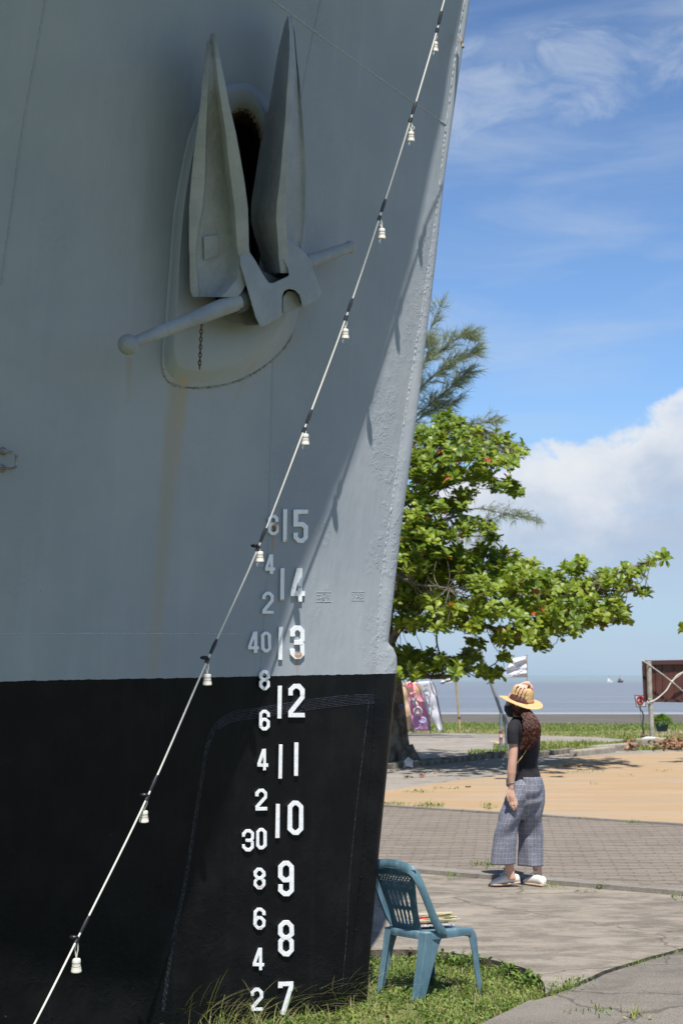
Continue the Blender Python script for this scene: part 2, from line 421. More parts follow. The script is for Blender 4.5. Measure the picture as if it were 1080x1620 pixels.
# road along the beach
rd = [(-700, 1250), (400, 1214), (640, 1203), (760, 1192), (830, 1184), (880, 1181), (980, 1172), (990, 1170), (940, 1166), (800, 1162), (560, 1157), (-700, 1150)]
sheet('road', [tuple(G(u, v, -.02)[:2]) for u, v in rd], -.02, m_road, .12)
m_yel = mat('worn_yellow_paint', (.62, .42, .13), .9, (.45, .38, .26), 3)
for poly in ([(677, 1187), (680, 1186), (735, 1177.5), (732, 1178.5)], [(776, 1176.5), (783, 1176), (785, 1174), (772, 1172.3), (776, 1171.6), (790, 1173.5), (790, 1176)]):
    sheet('road_marking', [tuple(G(u, v, -.012)[:2]) for u, v in poly], -.014, m_yel)
# kerb stones: each can be counted
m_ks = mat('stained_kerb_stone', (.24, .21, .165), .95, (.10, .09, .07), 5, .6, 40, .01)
kpath = [(560, 1219), (655, 1212), (700, 1207), (740, 1202), (790, 1198), (830, 1196.5), (870, 1194), (905, 1190.5)]
kp = resample([G(u, v, 0.03)[:2] for u, v in kpath], 14)
kws = ['left end of the row, half behind the trunk', 'beside the white box at the trunk', 'just right of the white box', 'in deep shade of the crown', 'at the shaded bend', 'below the shaded grass', 'in front of the striped post', 'left of the walking woman', 'behind the shoulder of the woman', 'right of the woman', 'with weeds on it', 'in dappled sun', 'at the right end of the shaded row']
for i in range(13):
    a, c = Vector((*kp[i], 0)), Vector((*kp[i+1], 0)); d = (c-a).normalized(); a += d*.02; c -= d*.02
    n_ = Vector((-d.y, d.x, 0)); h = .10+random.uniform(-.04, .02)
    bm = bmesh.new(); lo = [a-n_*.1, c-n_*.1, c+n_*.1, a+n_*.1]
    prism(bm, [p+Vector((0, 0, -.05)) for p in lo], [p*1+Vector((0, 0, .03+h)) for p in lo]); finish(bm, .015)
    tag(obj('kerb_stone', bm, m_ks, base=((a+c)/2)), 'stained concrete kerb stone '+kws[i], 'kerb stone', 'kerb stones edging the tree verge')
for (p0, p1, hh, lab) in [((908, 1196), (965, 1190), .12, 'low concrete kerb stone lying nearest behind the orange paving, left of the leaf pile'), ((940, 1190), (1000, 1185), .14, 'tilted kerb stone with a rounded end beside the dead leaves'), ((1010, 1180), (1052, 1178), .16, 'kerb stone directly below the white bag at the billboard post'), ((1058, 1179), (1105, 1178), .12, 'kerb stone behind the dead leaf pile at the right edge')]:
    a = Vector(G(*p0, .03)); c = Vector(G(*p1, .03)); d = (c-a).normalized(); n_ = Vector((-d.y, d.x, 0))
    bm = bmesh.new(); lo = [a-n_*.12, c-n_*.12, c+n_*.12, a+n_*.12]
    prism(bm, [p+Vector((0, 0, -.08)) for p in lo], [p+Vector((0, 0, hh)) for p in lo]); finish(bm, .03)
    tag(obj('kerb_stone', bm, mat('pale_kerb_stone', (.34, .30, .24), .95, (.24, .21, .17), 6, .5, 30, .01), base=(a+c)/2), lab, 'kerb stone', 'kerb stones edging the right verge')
# ================================================================== GRASS
m_grass, t, b = base_mat('grass_blades')
at_ = t.new('ShaderNodeAttribute', attribute_name='tint')
k = t.ramp(at_.outputs['Fac'], [(0, (.05, .11, .016)), (.4, (.13, .205, .03)), (.75, (.24, .28, .065)), (.88, (.36, .31, .15)), (1, (.46, .40, .24))])
t.link(k, b.inputs['Base Color']); b.inputs['Roughness'].default_value = .55
tr = t.new('ShaderNodeBsdfTranslucent'); t.link(k, tr.inputs[0]); mx = t.new('ShaderNodeMixShader'); mx.inputs[0].default_value = .3
out = t.n['Material Output']; t.link(b.outputs[0], mx.inputs[1]); t.link(tr.outputs[0], mx.inputs[2]); t.link(mx.outputs[0], out.inputs[0])
class Blades:
    def __init__(s): s.v = []; s.f = []; s.t = []
    def blade(s, p, h, wd, lean, ang, tint, seg=3, curl=1.6):
        d = np.array([math.cos(ang), math.sin(ang), 0]); sd = np.array([-d[1], d[0], 0])*wd/2
        b0_ = len(s.v)
        for i in range(seg+1):
            x = i/seg; c = np.array(p)+d*lean*x**curl+np.array([0, 0, h*(x-.25*lean/max(h, .01)*x**3)])
            if i == seg: s.v.append(c)
            else: ww = (1-x*.6); s.v.append(c-sd*ww); s.v.append(c+sd*ww)
        for i in range(seg-1): k = b0_+2*i; s.f.append((k, k+1, k+3, k+2))
        k = b0_+2*(seg-1); s.f.append((k, k+1, k+2))
        s.t += [tint]*(2*seg+1)
    def leaf(s, p, l, wd, el_, ang, tint):
        d = np.array([math.cos(ang)*math.cos(el_), math.sin(ang)*math.cos(el_), math.sin(el_)]); sd = np.array([-math.sin(ang), math.cos(ang), 0])*wd/2
        k = len(s.v); p = np.array(p)
        s.v += [p, p+d*l*.5-sd+[0, 0, .1*l], p+d*l, p+d*l*.5+sd+[0, 0, .1*l]]; s.f += [(k, k+1, k+2), (k, k+2, k+3)]; s.t += [tint]*4
    def build(s, name, m=None, parent=None, base=None):
        me = bpy.data.meshes.new(name); me.from_pydata([tuple(v) for v in s.v], [], s.f)
        fattr(me, 'tint', s.t, 'FLOAT')
        return obj(name, me, m or m_grass, parent, base=base)
bedpoly = [p for p in arcw]+[tuple(p) for p in [lw[0], lw[1], lw[2], lw[3], lw[4]]]+[(.4, 5.8), (-2.2, 5.8), (-1.6, 7.1), (0, 8.3)]
bedpoly = bedpoly
B = Blades()
xmin, xmax = -1.6, 1.35; ymin, ymax = 6.2, 9.75
def tn(p, s=3., o=0): return noise.noise(Vector((p[0]*s+o, p[1]*s, o)))
cnt = 0
while cnt < 30000:
    x, y = random.uniform(xmin, xmax), random.uniform(ymin, ymax)
    if not inpoly(x, y, bedpoly): continue
    cnt += 1; d = tn((x, y), 3.2); d2 = tn((x, y), 9, 5)
    bare = tn((x, y), 5, 11) > .20
    if bare and random.random() < .75: continue
    tint = .52+.35*d+.3*d2+random.uniform(-.24, .24)
    if random.random() < .16: tint = random.uniform(.82, 1)
    h = random.uniform(.02, .055)*(1+.6*d)
    if random.random() < .72: B.blade((x, y, -.07), h*1.2, random.uniform(.003, .006), random.uniform(.01, .05), random.uniform(0, 6.283), tint, 2)
    else:
        for q in range(3): B.leaf((x, y, -.065+random.uniform(.0, .035)), random.uniform(.012, .032), random.uniform(.008, .018), random.uniform(.1, .8), random.uniform(0, 6.28), tint*.8)
for _ in range(260):                                                   # taller stalks
    x, y = random.uniform(xmin, xmax), random.uniform(ymin, ymax)
    if not inpoly(x, y, bedpoly): continue
    B.blade((x, y, -.07), random.uniform(.08, .17), .004, random.uniform(.02, .1), random.uniform(0, 6.28), random.uniform(.7, 1), 4)
for c_, n_ in ((G(700, 1520, -.05), 25), (G(740, 1530, -.05), 30), (G(660, 1512, -.05), 30), (G(815, 1540, -.05), 40), (G(840, 1560, -.05), 40)):
    for _ in range(n_*3):
        x, y = c_[0]+random.gauss(0, .06), c_[1]+random.gauss(0, .05)
        if inpoly(x, y, bedpoly): B.leaf((x, y, random.uniform(-.06, .01)), random.uniform(.03, .055), random.uniform(.02, .032), random.uniform(-.1, .9), random.uniform(0, 6.28), random.uniform(.15, .5))
tag(B.build('grass', base=(0, 8, -.07)), 'short green weedy grass in the sunken bed under the chair', 'grass', None, 'stuff')
# long arching tufts along the hull
B = Blades()
for (u, v, n_, hh) in [(300, 1640, 70, .26), (345, 1640, 70, .26), (390, 1630, 60, .22), (250, 1640, 30, .22), (440, 1618, 60, .20), (480, 1608, 70, .22), (515, 1600, 80, .24), (545, 1594, 70, .22), (420, 1640, 40, .18), (570, 1588, 20, .12), (215, 1645, 15, .16), (500, 1625, 40, .12), (560, 1610, 30, .1)]:
    c_ = G(u, min(v, 1690), -.07)
    for _ in range(int(n_*.75)):
        p = (c_[0]+random.gauss(0, .045), c_[1]+random.gauss(0, .03), -.075)
        q = random.random(); B.blade(p, random.uniform(.4, 1.25)*hh, random.uniform(.0028, .005), random.uniform(.3, 1.6)*hh, random.gauss(.2 if random.random() < .6 else 2.6, .9), random.choice([.5, .65, .78, .84, .9, .95]), 7, 1.9)
for (u, v, h, le, an, ti) in [(540, 1600, .36, .06, .2, .78), (555, 1596, .22, .16, .1, .82), (330, 1640, .34, .10, .4, .7), (365, 1640, .33, .05, 0, .75), (578, 1590, .2, .01, 0, .97), (582, 1592, .17, .02, 1, .97), (574, 1592, .15, .02, 2, .98), (410, 1635, .28, .1, 2.7, .8), (495, 1610, .26, .14, 2.9, .7), (210, 1650, .2, .26, 3.0, .6), (300, 1640, .3, .14, .3, .6)]:
    p = G(u, v, -.07); B.blade(p, h, .005, le, an, ti, 8, 2)
tag(B.build('grass', base=(-.2, 7.8, -.07)), 'long arching grass blades along the foot of the black hull', 'grass', None, 'stuff')
# weeds in joints and at kerbs
B = Blades()
def weed(u, v, n_, su, sv, h, z=0.02, tint=(.2, .6)):
    for _ in range(n_):
        p = G(random.gauss(u, su), random.gauss(v, sv), z)
        if random.random() < .5: B.leaf(p, h*random.uniform(.4, 1), h*.45, random.uniform(.1, 1.1), random.uniform(0, 6.28), random.uniform(*tint))
        else: B.blade(p, h*random.uniform(.5, 1.4), .006, h*random.uniform(.2, .9), random.uniform(0, 6.28), random.uniform(*tint), 2)
cr = resample(np.array([G(u, v)[:2] for u, v in crack]), 240)
for i, (x, y) in enumerate(cr):
    u, v = proj((x, y, 0)); dens = max(0, .5+1.3*noise.noise(Vector((x*2.2, y*2.2, 3)))) * (1.3 if i < 100 else .45)
    for _ in range(int(9*dens+random.random())):
        B.blade((x+random.gauss(.008, .02), y-.02+random.gauss(0, .02), -.01), random.uniform(.012, .035), .004, random.uniform(.005, .03), random.uniform(0, 6.28), random.uniform(.3, .75), 2)
weed(770, 1370, 120, 12, 2, .05); weed(716, 1386, 45, 10, 1.5, .03); weed(875, 1401, 90, 16, 2.2, .03, 0, (.4, .8)); weed(950, 1402, 30, 5, 1, .035); weed(1072, 1420, 20, 8, 1.5, .04); weed(925, 1411, 20, 8, 1, .02)
weed(680, 1275, 90, 12, 1.5, .06, .05); weed(628, 1272, 60, 14, 1.2, .05, .05); weed(770, 1277, 30, 5, 2, .1, .05, (.6, .9)); weed(1000, 1303, 25, 10, 1, .05, .05); weed(905, 1553, 60, 14, 3, .03); weed(878, 1562, 60, 12, 3, .03)
weed(660, 1253, 40, 14, .8, .06, .05, (.5, .9)); weed(700, 1248, 30, 12, .6, .06, .05, (.5, .9)); weed(905, 1222, 50, 22, .6, .06, .05, (.4, .8)); weed(990, 1228, 12, 8, .6, .05, .05, (.5, .9)); weed(940, 1240, 10, 5, .6, .05, .05, (.5, .9)); weed(1050, 1220, 20, 10, .6, .05, .05, (.5, .9))
weed(940, 1600, 40, 26, 3, .03); weed(1000, 1608, 30, 8, 3, .05, 0, (.6, .9))
tag(B.build('weeds', base=(1, 10, 0)), 'small weeds growing in joints and along edges of the paving', 'weeds', None, 'stuff')
# distant verges
B = Blades()
def verge(us_, vs_, n_, h, tint, z=-.1, lf=.5, wd=.03):
    for _ in range(n_):
        u = random.uniform(*us_); v = random.uniform(*vs_); p = G(u, v, z)
        a = tn(p, .35, 2); a2 = tn(p, .9, 9)
        tt = tint+.30*a+.2*a2+random.uniform(-.15, .15)
        B.blade(p, h*random.uniform(.4, 1.2)*(1+.8*a), wd, h*random.uniform(.1, .8), random.uniform(0, 6.28), tt, 2)
verge((600, 1150), (1145.5, 1157), 15000, .09, .50)
verge((600, 1150), (1150, 1160), 6000, .07, .78)
verge((840, 1150), (1160, 1178), 9000, .06, .76, -.12)
verge((780, 880), (1178, 1190), 2200, .05, .5, 0)
verge((840, 1120), (1175, 1187), 3500, .09, .60, 0)
verge((740, 800), (1186, 1196), 600, .05, .5, 0)
tag(B.build('verge_grass', base=(5, 45, -.1)), 'green and dry grass verges between the road and the beach', 'grass', None, 'stuff')
# ================================================================== SHIP
PSI = math.radians(28); fw = np.array([math.cos(PSI), math.sin(PSI), 0]); sm = np.array([math.sin(PSI), -math.cos(PSI), 0])
SO = np.array([.14, 8.45, 0]); R0 = .05; ZB, ZD = 5.5, 6.8
def sc(p): r = np.asarray(p)-SO; return r@fw, r@sm
def wp(q, b, z): return SO+fw*q+sm*b+np.array([0, 0, z])
def plane_b(u, v, b):
    d = ray(u, v); t = (b-(CAM-SO)@sm)/(d@sm); p = CAM+d*t; return sc(p)[0], p[2]
weld = [(735, 0), (722, 80), (708, 180), (690, 340), (671, 470), (650, 600), (626, 760), (603, 925), (598, 1020), (597, 1064), (590, 1200), (571, 1400), (560, 1500), (553, 1600)]
outer = [(741, 0), (729, 80), (715, 180), (699, 290), (686, 420), (660, 640), (634, 830), (613, 1015), (614, 1019), (621, 1026), (626, 1038), (627, 1052), (626, 1066), (618, 1150), (611, 1220), (597, 1360), (590, 1440), (580, 1560), (577, 1600)]
WL = np.array([plane_b(u, v, R0) for u, v in weld][::-1]); NL = np.array([plane_b(u, v, 0) for u, v in outer][::-1])
def ext(a, z):
    if z > a[-1, 1]: return a[-1, 0]+(z-a[-1, 1])*.17
    return float(np.interp(z, a[:, 1], a[:, 0]))
def AA(z): z = max(z, 0); return .21+.02*z+.011*z*z
LL = 5.
def b0(s, z): return R0+AA(z)*LL*(1-math.exp(-max(s, 0)/LL))
def hit(u, v, o=0.):
    d = ray(u, v)
    def f(t):
        p = CAM+d*t; q, b = sc(p); return b-o-b0(ext(WL, p[2])-q, p[2])
    a = 3.; fa = f(a); t = a
    while t < 14:
        t += .15; c = f(t)
        if fa > 0 and c <= 0:
            lo, hi = t-.15, t
            for _ in range(30):
                mm = (lo+hi)/2
                if f(mm) > 0: lo = mm
                else: hi = mm
            return CAM+d*lo
        fa = c
    p = CAM+d*((o-(CAM-SO)@sm)/(d@sm)); return p
edge_px = [(725, 37), (712, 93), (697, 195), (682, 260), (675, 296), (650, 420), (600, 600), (560, 720), (527, 790), (511, 835), (485, 891), (463, 947), (440, 1030), (400, 1150), (350, 1300), (290, 1450), (230, 1600)]
dk = [(-.05, 0.06), (0, .1)]
sv = SUNV/SUNV[2]
for u, v in edge_px:
    p = hit(u, v); r = p+sv*(ZD-p[2]); q, b = sc(r); dk.append((ext(WL, ZD)-q, b))
dk = np.array(dk); dk = dk[np.argsort(dk[:, 0])]; dk[:, 1] = np.maximum.accumulate(dk[:, 1])
dk = np.vstack([dk, [4.5, 3.5], [8, 4.1], [14, 4.4]])
def bdeck(s): return float(np.interp(s, dk[:, 0], dk[:, 1]))
ZT = 7.6
def BB(s, z):
    if z <= ZB: return b0(s, z)
    zz = min(z, ZD); k = bdeck(s)-b0(s, ZD); r = b0(s, zz)+k*((zz-ZB)/(ZD-ZB))**1.6
    return r
ship = empty('ship', wp(-3, 0, -.07), 'huge grey warship bow with black lower hull and white draught numbers', 'ship')
# paint: grey above, black below the line
def paint(name, hull=True):
    m, t, b = base_mat(name)
    a = t.new('ShaderNodeAttribute', attribute_name='qz'); co = a.outputs['Vector']
    q, z, _ = t.sep(co)
    n0 = t.noise(co, .9, 5, .6); n1 = t.noise(co, 5, 6, .6); nf = t.noise(co, 70, 4, .6)
    grey = t.mix(t.smooth(n0, .35, .7), (.285, .313, .342), (.343, .366, .388))
    dr = t.noise(t.mapping(co, (9, .35, 1)), 1, 6, .6)
    grey = t.mix(t.math('MULTIPLY', t.smooth(dr, .5, .75), .2), grey, (.40, .43, .46))
    blk = t.mix(t.smooth(n1, .4, .75), (.0045, .005, .006), (.009, .009, .010))
    drb = t.noise(t.mapping(co, (14, .25, 1), (3, 0, 0)), 1, 6, .65)
    blk = t.mix(t.math('MULTIPLY', t.smooth(drb, .55, .8), .3), blk, (.02, .025, .035))
    # brown rubbed patch by the stem
    # rust streak under the anchor bolster
    def streak(p0, p1, w0, w1, amt, cap):
        (qa, za), (qb, zb) = p0, p1
        f = t.math('DIVIDE', t.math('SUBTRACT', z, zb), za-zb)
        cx = t.math('ADD', qb, t.math('MULTIPLY', f, qa-qb))
        wd = t.math('ADD', w1, t.math('MULTIPLY', f, w0-w1))
        d = t.math('DIVIDE', t.math('ABSOLUTE', t.math('SUBTRACT', q, cx)), wd)
        k = t.smooth(t.math('ADD', d, t.math('MULTIPLY', t.math('SUBTRACT', n1, .5), .5)), 1., .2)
        k = t.math('MULTIPLY', k, t.math('MULTIPLY', t.smooth(f, -.02, .02), t.smooth(f, 1.02, .98)))
        fade = t.math('ADD', cap, t.math('MULTIPLY', f, 1-cap))
        return t.math('MULTIPLY', t.math('MULTIPLY', k, fade), t.math('MULTIPLY', amt, t.math('ADD', .6, t.math('MULTIPLY', dr, .8))))
    def QZ(u, v): p = hit(u, v); return sc(p)[0], p[2]
    k = streak(QZ(283, 600), QZ(243, 1072), .085, .05, .62, .45)
    grey = t.mix(k, grey, (.34, .29, .20))
    k = streak(QZ(290, 600), QZ(280, 760), .03, .03, .5, .1)
    grey = t.mix(k, grey, (.45, .33, .2))
    for (ua, va, ub, vb, ww, am) in ((432, 838, 430, 895, .012, .8), (470, 1040, 470, 1068, .012, .9), (397, 575, 370, 640, .02, .3), (205, 565, 203, 640, .03, .25)):
        grey = t.mix(streak(QZ(ua, va), QZ(ub, vb), ww, ww*.6, am, .2), grey, (.36, .20, .09))
    if hull:
        wl0 = QZ(0, 1078); wl1 = QZ(596, 1066)
        sl_ = (wl1[1]-wl0[1])/(wl1[0]-wl0[0])
        line = t.math('ADD', wl0[1], t.math('MULTIPLY', t.math('SUBTRACT', q, wl0[0]), sl_))
        line = t.math('ADD', line, t.math('MULTIPLY', t.math('SUBTRACT', t.noise(co, 25, 3), .5), .012))
        isb = t.math('LESS_THAN', z, line)
        col = t.mix(isb, grey, blk)
        ro = t.math('ADD', t.math('MULTIPLY', isb, -.18), t.math('ADD', .50, t.math('MULTIPLY', n1, .12)))
    else: col = grey; ro = t.math('ADD', .45, t.math('MULTIPLY', n1, .12)); isb = None
    t.link(col, b.inputs['Base Color']); t.link(ro, b.inputs['Roughness'])
    b.inputs['Specular IOR Level'].default_value = .32 if not hull else .14
    # pitting: patches of old rust under the paint
    pm = t.smooth(t.noise(t.mapping(co, (1.6, .8, 1), (5, 2, 0)), 1.3, 5, .6), .54, .66)
    # heavier next to the stem weld and low on the black
    st = t.math('MULTIPLY', t.smooth(q, -.16, .06), t.smooth(z, 4.4, 2.6))
    lowm = t.math('MULTIPLY', t.smooth(z, 1.2, .3), t.smooth(t.noise(co, 3, 4), .4, .6))
    pm = t.math('MAXIMUM', pm, t.math('MAXIMUM', t.math('MULTIPLY', t.math('MULTIPLY', st, t.smooth(t.noise(co, 3.4, 4), .45, .58)), 1.), lowm))
    pit = t.math('MULTIPLY', pm, t.math('ADD', t.noise(co, 75, 5, .7), t.math('MULTIPLY', t.smooth(t.noise(co, 26, 4, .6), .5, .62), .55)))
    chip = t.math('MULTIPLY', t.smooth(t.noise(t.mapping(co, (1, .8, 1), (9, 4, 0)), 46, 4, .7), .70, .74), t.smooth(t.noise(co, 1.8, 4), .5, .62))
    col = t.mix(t.math('MULTIPLY', chip, .75), col, (.10, .07, .05)); t.link(col, b.inputs['Base Color'])
    h = t.math('ADD', t.math('MULTIPLY', pit, .9), t.math('ADD', t.math('MULTIPLY', nf, .07), t.math('MULTIPLY', t.noise(t.mapping(co, (3, 1, 1)), 2.2, 3), 3.2)))
    t.link(t.bump(h, .5, .0065), b.inputs['Normal'])
    return m
m_hull = paint('hull_paint'); m_grey = paint('grey_paint', False)
def setqz(o):
    me = o.data; base = world_base(o); M = []
    for v in me.vertices:
        p = np.array(v.co)+np.array(base); q, b = sc(p); M.append((q, p[2], b*.8))
    fattr(me, 'qz', M)
# outlines of the hawse opening
bo_out = [(383, 131), (405, 139), (425, 163), (441, 200), (478, 290), (482, 380), (472, 495), (452, 545), (415, 580), (370, 603), (320, 612), (280, 609), (261, 595), (256, 565), (262, 495), (268, 420), (274, 340), (286, 270), (300, 210), (320, 168), (350, 140)]
bo_mid = [(383, 141), (401, 150), (417, 171), (432, 205), (462, 290), (464, 380), (455, 482), (436, 528), (405, 555), (365, 575), (322, 583), (292, 580), (279, 566), (276, 540), (281, 485), (284, 420), (290, 340), (300, 272), (312, 215), (328, 178), (354, 150)]
bo_hole = [(385, 174), (398, 180), (409, 199), (416, 230), (419, 290), (415, 370), (408, 430), (395, 465), (380, 480), (362, 485), (348, 482), (340, 470), (336, 450), (334, 420), (333, 380), (333, 340), (336, 300), (342, 260), (349, 225), (358, 195), (370, 178)]
sl_lev = [0]+list(np.linspace(.04, 3.2, 70))+list(np.linspace(3.4, 14, 22))
z_lev = list(np.linspace(-.35, 5.5, 120))+list(np.linspace(5.55, ZD, 22))+[7.1, ZT]
bm = bmesh.new(); mids = [tuple(x) for x in catmull_closed(bo_mid, 3)]
for side in (1, -1):
    V = []
    for z in z_lev:
        r = []
        for s_ in sl_lev:
            p = wp(ext(WL, z)-s_, side*BB(s_, z), z)
            if side == 1 and 1.0 < s_ < 2.6 and z < 5.4: pass
            r.append(bm.verts.new(p))
        V.append(r)
    for i in range(len(z_lev)-1):
        for j in range(len(sl_lev)-1):
            q = (V[i][j], V[i][j+1], V[i+1][j+1], V[i+1][j])
            if side == 1:
                uv = [proj(x.co) for x in q]
                if all(inpoly(a, c, mids) for a, c in uv): continue
            f = bm.faces.new(q if side == -1 else q[::-1])
    if side == 1: VP = V
    else:
        for j in range(len(sl_lev)-1):      # deck and keel closures
            bm.faces.new((VP[-1][j], VP[-1][j+1], V[-1][j+1], V[-1][j]))
        for i in range(len(z_lev)-1): bm.faces.new((VP[i][-1], VP[i+1][-1], V[i+1][-1], V[i][-1]))
bmesh.ops.recalc_face_normals(bm, faces=bm.faces)
hull = obj('hull', bm, m_hull, ship, smooth=50); setqz(hull)
# stem bar
bm = bmesh.new(); rings = []
zz = sorted(list(np.linspace(-.35, ZT, 150))+[NL[i, 1]+e for i in range(len(NL)) for e in (-.003, .003) if 1.6 < NL[i, 1] < 1.9])
for z in zz:
    qa = ext(WL, z)-.01; qb = max(ext(NL, z), qa+.05); r = []
    for a in np.linspace(0, math.pi, 13):
        r.append(wp(qa+(qb-qa)*abs(math.sin(a))**.8, (R0+.004)*math.cos(a)*(1 if abs(math.cos(a)) > .99 else 1), z))
    rings.append(r)
loft(bm, rings, (False, False), True); finish(bm)
o = obj('stem_bar', bm, m_hull, ship, smooth=60); setqz(o)
# weld beads
def bead(pts, r, name='weld_seam', o=.0, m=m_hull, n=90, jt=.35, fl=.6):
    P = resample(catmull(pts, 6), n); bm = bmesh.new()
    L = [hit(u+random.gauss(0, .25), v, o) for u, v in P]
    tube(bm, L, [r*(1+random.uniform(-jt, jt)) for _ in L], 6)
    ob = obj(name, bm, m, ship, smooth=80); setqz(ob); return ob
bead([(weld[i][0]-1, weld[i][1]) for i in range(len(weld))], .0042, n=620, jt=.8)
m_weld = mat('painted_weld_bead', (.36, .40, .44), .5, (.42, .46, .49), 30, .6, 60, .004); m_weldb = mat('black_weld_glint', (.022, .026, .038), .38, (.008, .008, .010), 50, .8, 90, .004)  # m_weldb: lighter bluish tone paints a glint onto the black beads
bead([(405, -20), (450, 14), (500, 52), (560, 95), (620, 138), (705, 197)], .0042, n=200, m=m_weld)
bead([(512, -20), (495, 54), (484, 110), (475, 167), (470, 200)], .003, n=120)
bead([(432, 560), (428, 700), (422, 900), (412, 1060)], .0022, n=120)
bead([(74, -10), (62, 60), (40, 180), (20, 320), (2, 450)], .004, n=300, jt=.6)
bead([(-10, 1002), (200, 1002), (386, 1003)], .0028, n=140, m=m_weld)
bead([(583, 1110), (575, 1180), (562, 1290), (552, 1400), (548, 1480), (540, 1570)], .0022, n=200, jt=.7, m=m_weldb)
for k in range(7):
    bead([(592, 1099+k*2.2), (540, 1101+k*2.6), (470, 1110+k*2.6), (410, 1120+k*2.6), (370, 1126+k*2.5), (345, 1140+k*2.3)], .0022, n=150, jt=.5, m=m_weldb)
for k in range(3):
    bead([(345+k*3, 1140+k*2), (332+k*3, 1160), (322+k*2, 1200), (308+k*2, 1290), (290+k*2, 1400), (270+k*2, 1500), (256+k*2, 1600)], .0022, n=240, jt=.8, m=m_weldb)
for (x0, y0, x1, y1) in ((500, 937, 523, 952), (556, 936, 576, 950)):
    for yy in (y0, y1): bead([(x0, yy), (x1, yy)], .002, n=16, name='weld_patch')
    bm = bmesh.new()
    for k in range(40):
        ball(bm, hit(random.uniform(x0+1, x1-1), random.uniform(y0+2, y1-2), 0), random.uniform(.0015, .0038), 6, 4)
    ob = obj('weld_patch', bm, m_hull, ship, smooth=80); setqz(ob)
# bolster
m_rust = mat('hawse_rust', (.028, .020, .014), .95, (.085, .055, .035), 14, .9, 40, .02)
def offs(px, o, n=4): return [hit(u, v, o) for u, v in catmull_closed(px, n)]
def lerp_px(a, b_, f): return [(x0+(x1-x0)*f, y0+(y1-y0)*f) for (x0, y0), (x1, y1) in zip(a, b_)]
bm = bmesh.new()
loft(bm, [offs(bo_out, -.02), offs(bo_out, .006), offs(lerp_px(bo_out, bo_mid, .25), .012), offs(lerp_px(bo_out, bo_mid, .8), .075), offs(bo_mid, .088), offs(lerp_px(bo_mid, bo_hole, .3), .085), offs(lerp_px(bo_mid, bo_hole, .85), .05), offs(bo_hole, .03)], (False, False))
o = obj('hawse_bolster', finish(bm), m_grey, ship, smooth=45); setqz(o)
bm = bmesh.new()
hole_s = [(377+(u-377)*.8, 330+(v-330)*.85) for u, v in bo_hole]
loft(bm, [offs(bo_hole, .031), offs(lerp_px(bo_hole, hole_s, .3), .01), offs(hole_s, -.2), offs(hole_s, -.6)], (False, True)); finish(bm)
obj('hawse_pipe', bm, m_rust, ship, smooth=50)
# rough rusty rim at the top of the hole
bm = bmesh.new()
rim = catmull([(352, 215), (362, 185), (374, 173), (388, 173), (400, 184), (410, 202), (416, 228), (419, 262)], 10)
P = [hit(u, v, .03) for u, v in rim]; tube(bm, P, [.012*(1+random.uniform(-.5, .5)) for _ in P], 7)
obj('rust_rim', bm, mat('rim_rust', (.10, .065, .04), .95, (.22, .16, .11), 30, .8, 60, .01), ship, smooth=80)
bead([(258, 575), (262, 598), (280, 610), (320, 613), (370, 604), (415, 581), (452, 546), (464, 520)], .006, n=260, jt=.8, m=mat('rusty_weld', (.20, .18, .14), .9, (.30, .33, .35), 18))
# handle rung at the left edge
bm = bmesh.new()
P = [hit(4, 716, 0), hit(8, 715, .05), hit(22, 716, .07), hit(27, 722, .07), hit(26, 738, .07), hit(20, 742, .07), hit(6, 741, .05), hit(3, 741, 0)]
tube(bm, P, .007, 8)
for u, v in ((5, 714), (4, 741)): ball(bm, hit(u, v, .0), .018, 10, 6)
obj('handle', finish(bm), mat('worn_handle', (.30, .31, .31), .6, (.16, .12, .09), 40, .6, 60, .004), ship, smooth=60)
# draught numbers
m_white, t, b = base_mat('white_number_paint')
co = t.new('ShaderNodeAttribute', attribute_name='qz').outputs['Vector']; q_, z_, _ = t.sep(co)
nw = t.noise(co, 38, 5, .7); k = t.mix(t.smooth(nw, .35, .7), (.86, .87, .88), (.78, .79, .81))
for (u, v, rq, rz, am) in ((470, 1036, .028, .02, .9), (433, 834, .018, .03, .9), (472, 929, .012, .008, .7), (445, 950, .02, .006, .8), (452, 856, .02, .005, .6), (410, 1402, .02, .012, .5), (434, 940, .01, .02, .5), (480, 1100, .03, .006, .3), (414, 1206, .008, .02, .5), (411, 1468, .02, .006, .5)):
    p_ = hit(u, v); qq, zz_ = sc(p_)[0], p_[2]
    d_ = t.math('ADD', t.math('POWER', t.math('DIVIDE', t.math('SUBTRACT', q_, qq), rq), 2.), t.math('POWER', t.math('DIVIDE', t.math('SUBTRACT', z_, zz_), rz), 2.))
    k = t.mix(t.math('MULTIPLY', t.smooth(t.math('ADD', d_, t.math('MULTIPLY', t.math('SUBTRACT', nw, .5), 1.6)), 1.1, .35), am), k, (.42, .21, .09))
k = t.mix(t.math('MULTIPLY', t.smooth(t.noise(co, 55, 3), .68, .72), .7), k, (.25, .22, .2))
t.link(k, b.inputs['Base Color']); b.inputs['Roughness'].default_value = .55; t.link(t.bump(nw, .5, .004), b.inputs['Normal'])
